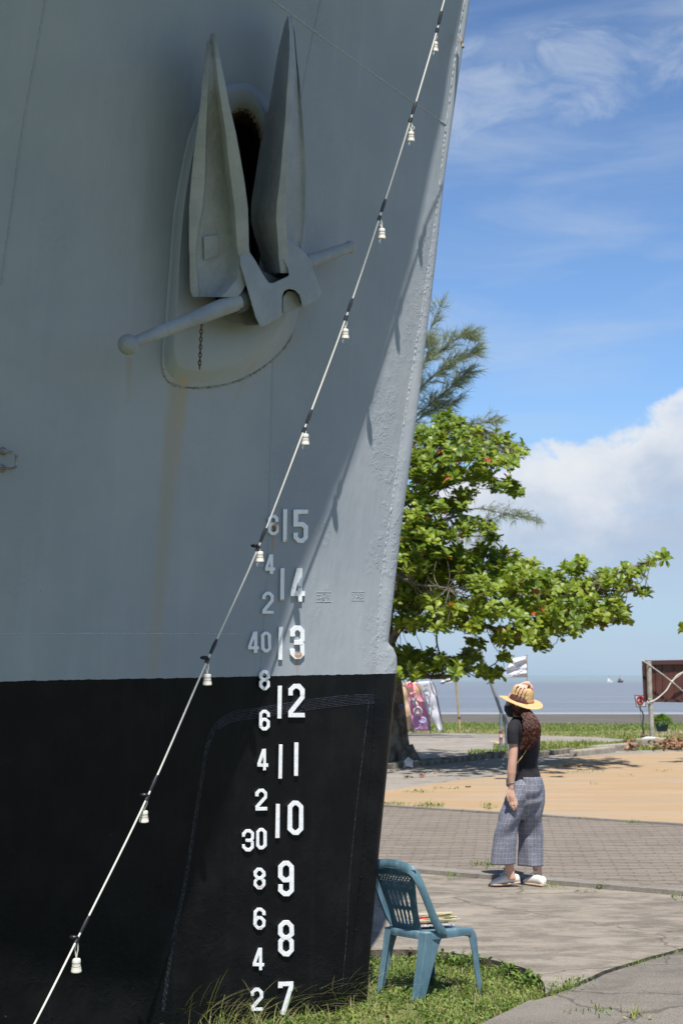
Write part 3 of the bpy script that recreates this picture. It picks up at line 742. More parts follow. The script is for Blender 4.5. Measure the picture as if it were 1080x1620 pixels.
def glyph(ch, W, Hh):
    c = min(W, Hh)*.32
    def oct_(x0, y0, x1, y1): c_ = min(x1-x0, y1-y0)*.34; return [(x0, y0+c_), (x0+c_, y0), (x1-c_, y0), (x1, y0+c_), (x1, y1-c_), (x1-c_, y1), (x0+c_, y1), (x0, y1-c_)]
    if ch == '0': return [(oct_(0, 0, W, Hh), True)]
    if ch == '1': return [([(0, 0), (W, Hh)], False)]
    if ch == '2': return [([(0, Hh*.76), (0, Hh-c), (c, Hh), (W-c, Hh), (W, Hh-c), (W, Hh*.62), (0, Hh*.1), (0, 0), (W, 0)], False)]
    if ch == '3': return [([(0, Hh*.78), (0, Hh-c), (c, Hh), (W-c, Hh), (W, Hh-c), (W, Hh*.5+c*.7), (W-c*.6, Hh*.5), (W, Hh*.5-c*.7), (W, c), (W-c, 0), (c, 0), (0, c), (0, Hh*.2)], False), ([(W*.38, Hh*.5), (W-c*.6, Hh*.5)], False)]
    if ch == '4': return [([(W*.74, -.0), (W*.74, Hh), (W*.6, Hh), (0, Hh*.27), (0, Hh*.2), (W, Hh*.2)], False)]
    if ch == '5': return [([(W, Hh), (0, Hh), (0, Hh*.57), (W-c, Hh*.57), (W, Hh*.57-c), (W, c), (W-c, 0), (c, 0), (0, c), (0, Hh*.2)], False)]
    if ch == '6': return [(oct_(0, 0, W, Hh*.55), True), ([(0, Hh*.25), (0, Hh-c), (c, Hh), (W-c, Hh), (W, Hh-c), (W, Hh*.76)], False)]
    if ch == '7': return [([(0, Hh*.93), (0, Hh), (W, Hh), (W, Hh*.9), (W*.25, 0)], False)]
    if ch == '8': return [(oct_(0, 0, W, Hh*.52), True), (oct_(0, Hh*.52, W, Hh), True)]
    if ch == '9': return [(oct_(0, Hh*.45, W, Hh), True), ([(W, Hh*.75), (W, c), (W-c, 0), (c, 0), (0, c), (0, Hh*.24)], False)]
def stroke(bm, pts, closed, w_, mp, o):
    n = len(pts); P = [np.array(p, float) for p in pts]; Lf, Rt = [], []
    for i in range(n):
        if closed: a, c = P[i]-P[i-1], P[(i+1) % n]-P[i]
        else: a = P[i]-P[i-1] if i else P[1]-P[0]; c = P[i+1]-P[i] if i < n-1 else P[i]-P[i-1]
        a = a/np.linalg.norm(a); c = c/np.linalg.norm(c)
        n1 = np.array([-a[1], a[0]]); n2 = np.array([-c[1], c[0]]); mm = n1+n2; l = mm@mm
        mm = mm/l*2 if l > .35 else (n1+n2)/max(math.sqrt(l), 1e-3)*1.3
        p = P[i].copy()
        if not closed and i == 0: p = p-a*w_/2
        if not closed and i == n-1: p = p+c*w_/2
        Lf.append(p+mm*w_/2); Rt.append(p-mm*w_/2)
    # extra points to hug the curved hull
    def ring(pl, oo): return [bm.verts.new(mp(x, y, oo)) for x, y in pl]
    lt, rt, lb, rb = ring(Lf, o), ring(Rt, o), ring(Lf, -.01), ring(Rt, -.01)
    m_ = n if closed else n-1
    for i in range(m_):
        j = (i+1) % n
        bm.faces.new((lt[i], lt[j], rt[j], rt[i])); bm.faces.new((lb[i], lt[i], lt[j], lb[j])[::-1]); bm.faces.new((rb[i], rt[i], rt[j], rb[j]))
    if not closed:
        bm.faces.new((lt[0], rt[0], rb[0], lb[0])); bm.faces.new((lt[-1], rt[-1], rb[-1], lb[-1]))
big = [('15', [('1', 447.5, 454, 805, 857), ('5', 464, 487, 806, 859)]), ('14', [('1', 443, 450, 899, 951), ('4', 460, 482, 899, 952)]), ('13', [('1', 440, 447.5, 992, 1044), ('3', 459, 482, 990, 1043)]), ('12', [('1', 439, 446, 1085, 1137), ('2', 456, 482, 1082, 1135)]), ('11', [('1', 440, 447, 1178, 1232), ('1', 465, 472, 1175, 1227)]), ('10', [('1', 436, 443, 1272, 1326), ('0', 455, 480, 1267, 1321)]), ('9', [('9', 440, 465, 1362, 1418)]), ('8', [('8', 440, 465, 1456, 1513)]), ('7', [('7', 440, 464, 1553, 1606)])]
small = [('6', [('6', 424, 440.5, 814, 847)]), ('4', [('4', 419, 435, 877, 908)]), ('2', [('2', 415, 433, 936, 971)]), ('40', [('4', 392.5, 410, 999, 1033), ('0', 413, 429, 999, 1032)]), ('8', [('8', 410, 427, 1060, 1092)]), ('6', [('6', 410, 427, 1123, 1156)]), ('4', [('4', 407, 424, 1185, 1219)]), ('2', [('2', 404, 422.5, 1248, 1282)]), ('30', [('3', 383, 402, 1312, 1347), ('0', 405, 422, 1310, 1344)]), ('8', [('8', 401, 420, 1373, 1407)]), ('6', [('6', 401, 420, 1436, 1471)]), ('4', [('4', 400, 418, 1500, 1535)]), ('2', [('2', 397, 416, 1563, 1599)])]
for tbl, sw in ((big, 7.2), (small, 5.)):
    for num, gl in tbl:
        bm = bmesh.new()
        for ch, x0, x1, y0, y1 in gl:
            w_ = sw if ch != '1' else min(sw, (x1-x0)*.9)
            Wd, Hd = x1-x0-w_, y1-y0-w_
            for k, (pl, cl) in enumerate(glyph(ch, max(Wd, .6), Hd)):
                def mp(x, y, o, x0=x0, y1=y1, w_=w_): return hit(x0+w_/2+x+random.gauss(0, .26), y1-w_/2-y+random.gauss(0, .26), o)
                stroke(bm, pl, cl, w_, mp, .013+.0012*k)
        finish(bm, .0014, 1, 40)
        o = obj('draught_number', bm, m_white, ship); setqz(o); tag(o, ('large' if sw > 6 else 'small')+' white figure '+num+' on the bow')
# fittings hanging at the top of the stem
bm = bmesh.new(); tube(bm, [hit(726, 58, .03), at(729, 66, 8.7), at(732, 75, 8.66)], .008, 6); obj('rope_stub', bm, mat('weathered_rope', (.2, .18, .15), .9), ship)
# ================================================================== ANCHOR
m_anc = mat('anchor_paint', (.26, .28, .29), .52, (.32, .335, .34), 7, .8, 34, .010)
def hh(u, v, o): return hit(u, v, .02+o*(1.12+.55*max(0, min(1, (420-v)/200))))
def hc(u, v, o): return hit(u, v, .02+o*1.12)
anchor = empty('anchor', hh(400, 480, .25), 'grey stockless anchor with two upright flukes hung flat against the ship bow', 'anchor')
LF = [(52, 334, 334.3, 335, 337, 340), (70, 327, 331, 335, 338, 344), (97, 324, 330, 337, 341, 349), (130, 320, 329, 340, 345, 356), (163, 317, 328, 343, 350, 362), (210, 311, 326, 348, 357, 373), (249, 306, 325, 352, 361, 380), (290, 302, 324, 356, 366, 387), (330, 299, 320, 361, 371, 392), (360, 299, 314, 364, 373, 393), (389, 299, 310, 366, 375, 393.5), (410, 300, 310, 364, 378, 396), (440, 300, 312, 358, 376, 394), (460, 301, 314, 343, 360, 384), (470, 305, 314, 333, 350, 376)]
bm = bmesh.new(); rings = []
for v, ul, ur, uw, ub, ue in LF:
    thin = max(0., min(1., (v-45)/90)); o1 = .10+.06*thin; o2 = .19+.05*thin
    rc = max(0., min(1., (v-110)/110)); of = o1+.03+(o2-o1-.04)*(1-rc)*.8
    rings.append([hh(ul+1, v, .10), hh(ul, v, of-.02), hh(ur, v, of), hh(ur+2, v, of-.026*rc), hh(uw, v, of-.026*rc), hh(ub, v, o2), hh(ue, v, o2+.01), hh(ue+.5, v, .10)])
loft(bm, rings); finish(bm, .006, 2, 28)
fl1 = obj('fluke', bm, m_anc, anchor, smooth=35)
fl1['label'] = 'left fluke with a small raised square near its foot'
bm = bmesh.new()                                                       # raised square plate on the left fluke
sq = [(322, 374), (345, 371), (346, 404), (323, 412)]
prism(bm, [hh(u, v, .13) for u, v in sq], [hh(u, v, .172) for u, v in sq]); finish(bm, .004)
obj('raised_plate', bm, m_anc, fl1, smooth=35)
RF = [(26, 454.5, 456, 458, 459, 460), (38, 450, 456.5, 461, 461.5, 462), (51, 447, 458, 463.5, 465, 466), (75, 441, 458, 465, 467, 468), (97, 437, 457, 466, 469, 470), (128, 432, 455, 465, 471, 474), (156, 428, 453, 463, 472, 476), (194, 420, 451, 461, 474, 479), (235, 411, 447, 457, 475, 482), (272, 405, 444, 455, 477, 483.5), (323, 397, 438, 452, 478, 483), (350, 397, 437, 452, 477, 482), (373, 402, 439, 454, 475, 480), (389, 408, 440, 456, 472, 477), (410, 414, 441, 459, 468, 472), (432, 420, 444, 458, 463, 466)]
bm = bmesh.new(); rings = []
for v, ui, ul, ur, uw, uo in RF:
    thin = max(0., min(1., (v-22)/90)); o2 = .20+.05*thin
    rings.append([hh(ui, v, .07), hh(ul-(ul-ui)*.12, v, o2-.03), hh(ul, v, o2), hh(ur, v, o2), hh(ur+1, v, .14+.02*thin), hh(uw, v, .12+.02*thin), hh(uo, v, .13+.02*thin), hh(uo, v, .08)])
loft(bm, rings); finish(bm, .006, 2, 28)
fl2 = obj('fluke', bm, m_anc, anchor, smooth=35)
bm = bmesh.new(); front = [(379, 404), (393, 396), (404, 412), (416, 434), (425, 447), (431, 448), (457, 436), (455, 425), (448, 411), (440, 396), (439, 380), (455, 374), (464, 383), (485, 402), (495, 426), (508, 462), (507, 468), (499, 476), (479, 487), (476, 476), (473, 466), (466, 459), (456, 457), (449, 461), (446, 470), (446, 500), (421, 515), (412, 518), (404, 502), (385, 436), (380, 420)]
prism(bm, [hc(u, v, .16) for u, v in front], [hc(u+0, v, .255+.00035*(v-400)) for u, v in front]); finish(bm, .009, 3, 30)
crown = obj('crown', bm, m_anc, anchor, smooth=35)
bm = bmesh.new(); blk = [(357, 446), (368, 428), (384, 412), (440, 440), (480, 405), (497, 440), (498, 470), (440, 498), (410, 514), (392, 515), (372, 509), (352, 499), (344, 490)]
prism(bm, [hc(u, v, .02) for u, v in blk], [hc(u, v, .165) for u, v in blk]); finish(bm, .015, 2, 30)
obj('crown_block', bm, mat('anchor_hollow_shade', (.08, .09, .10), .7, (.13, .14, .15), 9, .7, 30, .008), crown, smooth=35)  # darker copy of the anchor colour, shade of the crown hollow painted in
bm = bmesh.new(); nt = [(447, 470), (455, 460), (466, 461), (474, 468), (477, 487), (462, 492), (447, 495)]
prism(bm, [hh(u, v, .15) for u, v in nt], [hh(u, v, .225) for u, v in nt]); finish(bm, .008)
obj('crown_notch', bm, m_anc, crown, smooth=35)
bm = bmesh.new()                                                       # collar round the stock
P0, P1 = np.array(hc(366, 479, .205)), np.array(hh(381, 473, .195))
tube(bm, [P0, P1], [.058, .062], 20); finish(bm, .008)
obj('collar', bm, mat('worn_collar_paint', (.05, .05, .05), .8, (.12, .13, .14), 12, .7, 40, .006), crown, smooth=40)
bm = bmesh.new()
sp_ = [hc(203, 545, .26), hc(290, 513, .245), hc(375, 477, .22), hc(425, 452, .05), hc(490, 411, .12), hc(553, 391, .10)]
def stock(a, c, r0, r1, n=14):
    return [np.array(a)+(np.array(c)-np.array(a))*i/n for i in range(n+1)], [r0+(r1-r0)*i/n for i in range(n+1)]
a, c = sp_[0], sp_[2]; P, R = stock(a, c, .024, .043); tube(bm, P, R, 20)
ball(bm, a, .046, 20, 12)
tube(bm, [sp_[2], (sp_[2]+sp_[3])/2+np.array([0, .03, 0]), sp_[3], sp_[4]], [.043, .038, .03, .034], 20); P, R = stock(hc(468, 421, .12), sp_[5], .037, .027); tube(bm, P, R, 20); ball(bm, sp_[5], .033, 20, 12)
finish(bm); obj('stock', bm, m_anc, anchor, smooth=50)
# little chain
bm = bmesh.new(); m_ch = mat('rusty_chain', (.05, .035, .025), .9, (.14, .09, .06), 40)
for i in range(12):
    c_ = Vector(hh(319-i*.28, 512+i*6.2, .13)); a_ = math.pi/2*(i % 2)+.3
    P = [c_+Vector((math.cos(a_)*math.cos(x)*.006, math.sin(a_)*math.cos(x)*.006, math.sin(x)*.0125)) for x in np.linspace(0, 2*math.pi, 11)]
    tube(bm, P, .0028, 6, False)
tag(obj('chain', bm, m_ch, smooth=60, base=hh(316, 583, .13)), 'short rusty chain dangling below the anchor stock', 'chain')
# ================================================================== STRING OF LIGHTS
nodes = [(691, 48), (649, 190), (600, 345), (547, 503), (481, 680), (408, 868), (328, 1045), (233, 1262), (122, 1487)]
socks = [(688, 66, 82, 10), (650, 208, 224, 11), (604, 361, 378, 11.5), (546, 520, 536, 12), (483, 686, 704, 12.5), (411, 872, 889, 13), (328, 1066, 1084, 14.3), (228, 1282, 1301, 15), (121, 1516, 1538, 16.5)]
def tstr(v): return float(np.interp(v, [-300, 50, 680, 1050, 1500, 1700], [8.51, 8.295, 7.665, 7.215, 6.55, 6.18]))
m_cab = mat('white_cable', (.62, .60, .55), .5); m_tape = mat('black_tape', (.012, .012, .016), .35)
m_sock = mat('white_plastic_socket', (.66, .63, .56), .45, (.58, .55, .48), 20)
m_glass, t, b = base_mat('clear_glass'); b.inputs['Base Color'].default_value = (.95, .97, .97, 1); b.inputs['Transmission Weight'].default_value = 1; b.inputs['Roughness'].default_value = .02; b.inputs['IOR'].default_value = 1.25
strg = empty('string_light', at(233, 1262, tstr(1262)), 'white festoon cable with nine bulb sockets strung across the ship bow', 'string light')
cpx = [(775, -250), (703, -2)]+nodes+[(55, 1620), (-60, 1840)]
cw_ = [at(u, v, tstr(v)) for u, v in cpx]
bm = bmesh.new(); cc = catmull(cw_[:], 10)
tube(bm, cc, [.0044]*len(cc), 8); finish(bm); obj('cable', bm, m_cab, strg, smooth=60)
wsl = np.array(cw_)
for i, ((nu, nv), (su, s0, s1, wpx)) in enumerate(zip(nodes, socks)):
    tt = tstr(nv); up = Vector(cw_[i+1])-Vector(cw_[i+2]); up.normalize(); p = Vector(cw_[i+2])
    bm = bmesh.new(); tube(bm, [p+up*.035, p+up*.08, p+up*.11], [.0075, .009, .006], 8); tube(bm, [p-up*.012, p+up*.012], [.010, .009], 8)
    if i >= 5: ball(bm, p+up*.02+Vector((-.02, -.01, -.005)), .013, 8, 6, (1.6, 1, .7))
    obj('tape', finish(bm), m_tape, strg, smooth=50)
    top = Vector(at(su, s0, tt)); bot = Vector(at(su, s1, tt)); r = wpx/2*tt/F; h = (top-bot).length
    bm = bmesh.new()
    tube(bm, [p+Vector((.003, 0, 0)), p.lerp(top, .5)+Vector((.006, 0, 0)), top], .0028, 6); tube(bm, [p-Vector((.003, 0, 0)), p.lerp(top, .55)-Vector((.006, 0, 0)), top], .0028, 6)
    if i == 1: tube(bm, [top+Vector((0, 0, .0)), top+Vector((.018, 0, .018)), top+Vector((.004, 0, .035))], .0024, 6)
    obj('drop_wire', bm, m_cab, strg, smooth=50)
    bm = bmesh.new(); ax = (bot-top).normalized()
    prof = [(0, .45), (.04, .74), (.10, .84), (.30, .86), (.32, .78), (.36, .70), (.38, .82), (.55, .86), (.57, .77), (.61, .77), (.63, .90), (.80, .94), (.83, 1.), (.96, 1.), (1., .85)]
    tube(bm, [top+ax*h*a for a, _ in prof], [r*x for _, x in prof], 18); finish(bm)
    sk = obj('socket', bm, m_sock, strg, smooth=40)
    if i < 6:
        bm = bmesh.new(); rb = r*.82; c0 = bot+ax*rb*.75
        tube(bm, [bot+ax*rb*a for a in (0, .3, .6, 1., 1.4, 1.7, 1.85)], [rb*x for x in (.55, .85, 1, 1, .8, .45, .1)], 16); finish(bm)
        obj('bulb', bm, m_glass, sk, smooth=80)
# ================================================================== TREES
def leaf_mat(name, ramp, rough=.38, trans=.45):
    m, t, b = base_mat(name)
    a = t.new('ShaderNodeAttribute', attribute_name='tint'); k = t.ramp(a.outputs['Fac'], ramp)
    t.link(k, b.inputs['Base Color']); b.inputs['Roughness'].default_value = rough; b.inputs['Specular IOR Level'].default_value = .5
    k2 = t.mix(.5, k, (.35, .42, .03), 'MIX')
    tr = t.new('ShaderNodeBsdfTranslucent'); t.link(k2, tr.inputs[0]); mx = t.new('ShaderNodeMixShader'); mx.inputs[0].default_value = trans
    t.link(b.outputs[0], mx.inputs[1]); t.link(tr.outputs[0], mx.inputs[2]); t.link(mx.outputs[0], t.n['Material Output'].inputs[0])
    return m
m_leaf = leaf_mat('broad_leaves', [(0, (.035, .085, .012)), (.45, (.12, .19, .014)), (.8, (.235, .30, .02)), (.93, (.26, .29, .035)), (.95, (.42, .09, .03)), (1, (.52, .05, .045))], .45, .34)
m_bark, t, b = base_mat('mottled_bark')
co = t.new('ShaderNodeTexCoord').outputs['Object']
n = t.noise(t.mapping(co, (1, 1, .5)), 9, 7, .65)
t.link(t.mix(t.smooth(n, .35, .65), (.055, .042, .032), (.19, .165, .135)), b.inputs['Base Color']); b.inputs['Roughness'].default_value = .95
t.link(t.bump(t.noise(t.mapping(co, (1, 1, .35)), 22, 6, .7), .9, .03), b.inputs['Normal'])
class Leaves:
    def __init__(s): s.v = []; s.f = []; s.t = []
    def leaf(s, p, d, up, l, w_, tint, droop=.25):
        d = d/np.linalg.norm(d); sd = np.cross(d, up); sd = sd/(np.linalg.norm(sd)+1e-9); nn = np.cross(sd, d)
        k = len(s.v); p0 = p
        def P(x, y, z): return p0+d*l*x+sd*w_*y+nn*l*z
        s.v += [P(0, 0, 0), P(.38, 0, .03), P(.78, 0, -.03*1-droop*.25), P(1, 0, -droop*.6), P(.45, .34, .09), P(.78, .5, .03-droop*.2), P(.45, -.34, .09), P(.78, -.5, .03-droop*.2)]
        s.f += [(k, k+1, k+4), (k+1, k+2, k+5, k+4), (k+2, k+3, k+5), (k, k+6, k+1), (k+1, k+6, k+7, k+2), (k+2, k+7, k+3)]
        s.t += [tint]*8
    def rosette(s, p, axis, n, l, tint):
        axis = axis/np.linalg.norm(axis); a_ = np.cross(axis, [.3, .8, .1]); a_ /= np.linalg.norm(a_); c_ = np.cross(axis, a_)
        ph = random.uniform(0, 6.28)
        for i in range(n):
            an = ph+i*2.4; e = random.uniform(-.25, .75) if i > n*.35 else random.uniform(.5, 1.2)
            d = (a_*math.cos(an)+c_*math.sin(an))*math.cos(e)+axis*math.sin(e)
            ti = tint+random.uniform(-.2, .22)
            if ti > .93: ti = .92
            if random.random() < .010: ti = random.uniform(.945, 1); 
            s.leaf(p-axis*random.uniform(0, .09), d, axis, l*random.uniform(.65, 1.15), l*.62*random.uniform(.8, 1.1), max(0, ti), random.uniform(.05, .55))
    def build(s, name, m, parent):
        me = bpy.data.meshes.new(name); me.from_pydata([tuple(v) for v in s.v], [], s.f); fattr(me, 'tint', s.t, 'FLOAT')
        return obj(name, me, m, parent)
TT = 29.
tree = empty('almond_tree', G(632, 1212, .02), 'broad spreading tree with glossy green leaf clusters standing right behind the ship stem', 'tree')
def tp(u, v, dy=0): return at(u, v, TT+dy)
LV = Leaves(); BR = bmesh.new()
trunk = [(634, 1216, 0, .30), (633, 1200, 0, .22), (631, 1170, 0, .175), (628, 1130, 0, .16), (622, 1080, 0, .155), (613, 1020, .1, .15), (606, 960, .1, .14), (604, 890, .1, .125), (606, 820, 0, .115), (610, 760, 0, .085), (618, 700, 0, .05), (630, 670, 0, .03)]
TR = bmesh.new(); tube(TR, catmull([tp(u, v, d) for u, v, d, r in trunk], 5), list(np.interp(np.linspace(0, 1, (len(trunk)-1)*5+1), np.linspace(0, 1, len(trunk)), [r for *_, r in trunk])), 18)
for k in range(7):                                                     # buttress roots
    a_ = k*.9+.3; p = tp(634, 1208); e = Vector(p)+Vector((math.cos(a_)*.62, math.sin(a_)*.62, -.22))
    tube(TR, catmull([Vector(p)+Vector((math.cos(a_)*.12, math.sin(a_)*.12, .28)), Vector(p)+Vector((math.cos(a_)*.32, math.sin(a_)*.32, .02)), e], 5), [.13, .12, .11, .10, .09, .08, .07, .06, .05, .04, .03], 8)
# limbs as pixel paths with depth drift
limbs = [
 ([(612, 1030, 0), (640, 985, -.4), (690, 975, -.8), (760, 968, -1.2), (830, 955, -1.4), (900, 940, -1.5), (960, 915, -1.5), (1010, 893, -1.5), (1040, 880, -1.5)], .10),
 ([(700, 975, -.8), (770, 990, -1.), (840, 1000, -1.2), (890, 995, -1.2), (950, 980, -1.2), (985, 960, -1.2)], .06),
 ([(830, 955, -1.4), (900, 925, -1.), (960, 935, -.8), (1010, 932, -.8), (1035, 936, -.8)], .045),
 ([(606, 890, 0), (650, 870, .3), (700, 885, .6), (760, 880, .8), (820, 890, .8)], .07),
 ([(606, 880, 0), (635, 850, -.6), (680, 830, -1.2), (730, 815, -1.4), (775, 825, -1.4)], .07),
 ([(606, 820, 0), (650, 790, 0), (710, 765, .1), (770, 755, .2), (820, 775, .2)], .06),
 ([(610, 760, 0), (650, 735, -.4), (700, 715, -.7), (760, 705, -.8), (810, 710, -.8)], .05),
 ([(618, 710, 0), (660, 690, .2), (710, 668, .4), (760, 680, .5), (800, 690, .5)], .04),
 ([(618, 1075, 0), (650, 1068, -.5), (700, 1072, -1.), (750, 1060, -1.3), (790, 1062, -1.4)], .075),
 ([(612, 1040, 0), (650, 1030, .6), (700, 1040, 1.2), (745, 1035, 1.5)], .05),
 ([(700, 975, -.8), (690, 1010, -.8), (700, 1040, -.9), (735, 1055, -1.)], .03),
 ([(612, 1000, 0), (570, 960, -.2), (520, 940, -.4), (460, 930, -.6)], .09),
 ([(606, 860, 0), (570, 820, .3), (520, 800, .5), (470, 790, .7)], .07),
 ([(610, 780, 0), (580, 740, -.2), (540, 710, -.2)], .05),
 ([(612, 1000, 0), (625, 950, 1.), (650, 930, 2.2), (690, 925, 3.), (740, 930, 3.4)], .07),
 ([(606, 900, 0), (622, 905, -1.5), (660, 925, -2.6), (710, 930, -3.)], .06),
]
LP = []
for path, r in limbs:
    C_ = catmull([tp(*p) for p in path], 8)
    C_ = [c+np.array([0, 0, .04*noise.noise(Vector((c[0]*2, c[2]*2, 1)))]) for c in C_]
    tube(BR, C_, list(np.linspace(r*.8, r*.18, len(C_))), 8); LP += [c for c in C_[3:]]
LPA = np.array(LP)
blobs = [(712, 668, 24, 14), (680, 690, 25, 18), (745, 690, 25, 14), (790, 690, 20, 8), (818, 712, 15, 8), (700, 715, 45, 16), (760, 715, 35, 12), (790, 730, 28, 9), (660, 735, 30, 22), (690, 755, 40, 14), (740, 750, 40, 12), (790, 765, 26, 8), (815, 777, 12, 7), (655, 785, 30, 13), (700, 800, 40, 12), (735, 783, 20, 8), (650, 825, 28, 18), (690, 840, 30, 15), (740, 832, 20, 10), (765, 835, 14, 8), (780, 852, 8, 8),
 (665, 880, 45, 18), (720, 880, 38, 15), (760, 873, 24, 10), (800, 880, 20, 12), (640, 910, 30, 22), (690, 920, 50, 20), (750, 905, 42, 17), (800, 900, 28, 12), (835, 890, 18, 9), (780, 925, 45, 17), (830, 922, 35, 15), (868, 913, 28, 9), (905, 898, 20, 9), (918, 887, 8, 7), (880, 937, 45, 14), (930, 922, 33, 11), (962, 908, 18, 8), (998, 903, 18, 7), (1022, 891, 12, 5), (1044, 879, 10, 4), (990, 925, 20, 8), (1018, 934, 14, 5), (940, 948, 38, 12), (970, 965, 26, 8), (985, 978, 12, 5), (900, 968, 43, 14), (640, 950, 30, 14), (700, 955, 45, 15), (760, 960, 45, 15), (830, 965, 45, 16), (880, 992, 38, 12), (930, 983, 28, 8), (830, 1000, 38, 15), (855, 1018, 18, 6), (800, 1008, 24, 11), (640, 985, 25, 12), (690, 985, 33, 8), (745, 988, 30, 9),
 (640, 1035, 26, 10), (670, 1045, 33, 15), (710, 1055, 33, 13), (650, 1062, 26, 10), (742, 1040, 18, 9), (770, 1060, 16, 9), (783, 1068, 9, 8), (752, 1018, 14, 7), (796, 1042, 6, 9)]
side = [(560, 700, 45, 50), (530, 800, 60, 50), (570, 860, 45, 50), (500, 900, 60, 40), (540, 960, 60, 40), (450, 940, 50, 30), (560, 1030, 50, 25)]
def fill(bl, dens, depth=1.0, ls=.21):
    for cx, cy, rx, ry in bl:
        for _ in range(int(rx*ry/dens)+1):
            a_ = random.uniform(0, 6.28); r_ = math.sqrt(random.random())
            u, v = cx+math.cos(a_)*rx*r_, cy+math.sin(a_)*ry*r_
            c0 = tp(cx, cy, 0); dm = np.linalg.norm((LPA-c0)*np.array([1, .15, 1]), axis=1); lim = LPA[dm.argmin()]
            dyy = (lim[1]-tp(cx, cy)[1])+random.gauss(0, depth*min(1.2, .35+rx/50))
            p = tp(u, v, dyy)
            dm = np.linalg.norm(LPA-p, axis=1); cand = np.where(dm < dm.min()*1.35+.15)[0]; q = LPA[random.choice(list(cand))]+np.random.default_rng(random.randint(0, 9**6)).normal(size=3)*.01
            mid = (p+q)/2+np.array([random.uniform(-.1, .1), random.uniform(-.1, .1), -.08])
            if np.linalg.norm(p-q) < .75: tube(BR, catmull([q, mid, p], 3), list(np.linspace(.010, .004, 7)), 4, False)
            axis = np.array([random.gauss(0, .35), random.gauss(-.15, .35), 1.])+(p-q)*.35
            LV.rosette(p, axis, random.randint(7, 12), ls, .55+.18*noise.noise(Vector(p)*.8)+random.gauss(0, .1))
fill(blobs+[(650, 870, 40, 25), (690, 905, 50, 20), (640, 890, 30, 30), (640, 950, 30, 20)], 12.5, 1.2, .165); fill(side, 55, 2.4, .19)
obj('trunk', finish(TR), m_bark, tree, smooth=60); obj('limbs', BR, m_bark, tree, smooth=60); LV.build('crown', m_leaf, tree)
# second tree to the right, only a leafy twig of it reaches the frame
t2 = empty('almond_tree', G(1235, 1212, -.05), 'tree at the right edge of which only one leafy twig tip shows above the billboard', 'tree')
LV = Leaves(); BR = bmesh.new(); TR = bmesh.new()
C_ = catmull([tp(1235, 1215), tp(1238, 1120), tp(1245, 1000), tp(1260, 880)], 6); tube(TR, C_, list(np.linspace(.2, .08, len(C_))), 12)
LPA = []
for path in ([(1245, 1010, 0), (1180, 985, -.3), (1120, 985, -.4), (1082, 991, -.4)], [(1255, 920, 0), (1320, 900, .5), (1390, 890, .6)], [(1258, 890, 0), (1240, 840, .5), (1200, 800, .6)], [(1245, 960, 0), (1230, 930, 1.5), (1200, 900, 2.4)]):
    C_ = catmull([tp(*p) for p in path], 6); tube(BR, C_, list(np.linspace(.06, .015, len(C_))), 7); LPA += C_
LPA = np.array(LPA)
fill([(1079, 993, 7, 6), (1110, 985, 20, 12), (1150, 975, 30, 18), (1200, 960, 45, 25), (1260, 920, 60, 30), (1340, 895, 60, 30), (1220, 850, 60, 40), (1200, 800, 40, 25), (1290, 830, 50, 30)], 60, .7, .19)
obj('trunk', finish(TR), m_bark, t2, smooth=60); obj('limbs', BR, m_bark, t2, smooth=60); LV.build('crown', m_leaf, t2)
# casuarina: feathery tree behind
m_cas = leaf_mat('feathery_needles', [(0, (.13, .17, .10)), (.5, (.20, .25, .15)), (1, (.30, .34, .22))], .6, .3)
cas = empty('casuarina_tree', G(560, 1185, -.05), 'tall feathery grey-green pine-like tree rising behind the ship and the broad-leaved tree', 'tree')
def cpt(u, v, dy=0): return at(u, v, 40+dy)
TR = bmesh.new(); C_ = catmull([cpt(560, 1190), cpt(566, 1000), cpt(580, 820), cpt(600, 720), cpt(630, 640), cpt(650, 590)], 6)
tube(TR, C_, list(np.interp(np.linspace(0, 1, len(C_)), [0, .5, .8, 1], [.30, .17, .05, .02])), 10); obj('trunk', finish(TR), m_bark, cas, smooth=60)
V_, F_, T_ = [], [], []; BR = bmesh.new()
def spray(path, n, L, spread, dirb, dens=1, wd=.0085, droop=.9):
    C_ = np.array(catmull([cpt(*p) for p in path], 8)); tube(BR, C_, list(np.linspace(.030, .008, len(C_))), 5, False)
    for i in range(n):
        c = C_[int(random.uniform(.15, 1)*(len(C_)-1))]
        tw = np.array([random.gauss(dirb[0], .6), random.gauss(0, .6), random.gauss(dirb[1], .4)]); tw /= np.linalg.norm(tw)
        tl = random.uniform(.2, 1)*spread; e = c+tw*tl
        tube(BR, [c, (c+e)/2+[0, 0, .03], e], .005, 3, False)
        for _ in range(int(13*dens)):
            s0 = c+(e-c)*random.uniform(.25, 1.0); d = tw*.5+np.array([random.gauss(.12, .28), random.gauss(0, .28), random.gauss(.12-droop*.35, .28)]); d /= np.linalg.norm(d)
            l = L*random.uniform(.3, .9); sd = np.cross(d, [0.1, 1, 0]); sd = sd/np.linalg.norm(sd)*wd*random.uniform(.6, 1.2)
            k = len(V_); m1 = s0+d*l*.5; m2 = s0+d*l+np.array([0, 0, -droop*l*.35])
            V_.extend([s0-sd*.5, s0+sd*.5, m1+sd*.5, m1-sd*.5, m2]); F_.extend([(k, k+1, k+2, k+3), (k+3, k+2, k+4)]); T_.extend([random.uniform(0, 1)]*5)
spray([(640, 610, 0), (665, 560, 0), (685, 510, 0), (697, 482, 0)], 48, .42, .4, (.5, .8), droop=.2)
spray([(650, 590, 0), (690, 560, 0), (725, 535, 0), (748, 540, 0)], 80, .42, .5, (.7, .6), droop=.2)
spray([(640, 640, 0), (680, 600, 0), (715, 575, 0), (750, 560, 0)], 96, .42, .5, (.7, .5), droop=.2)
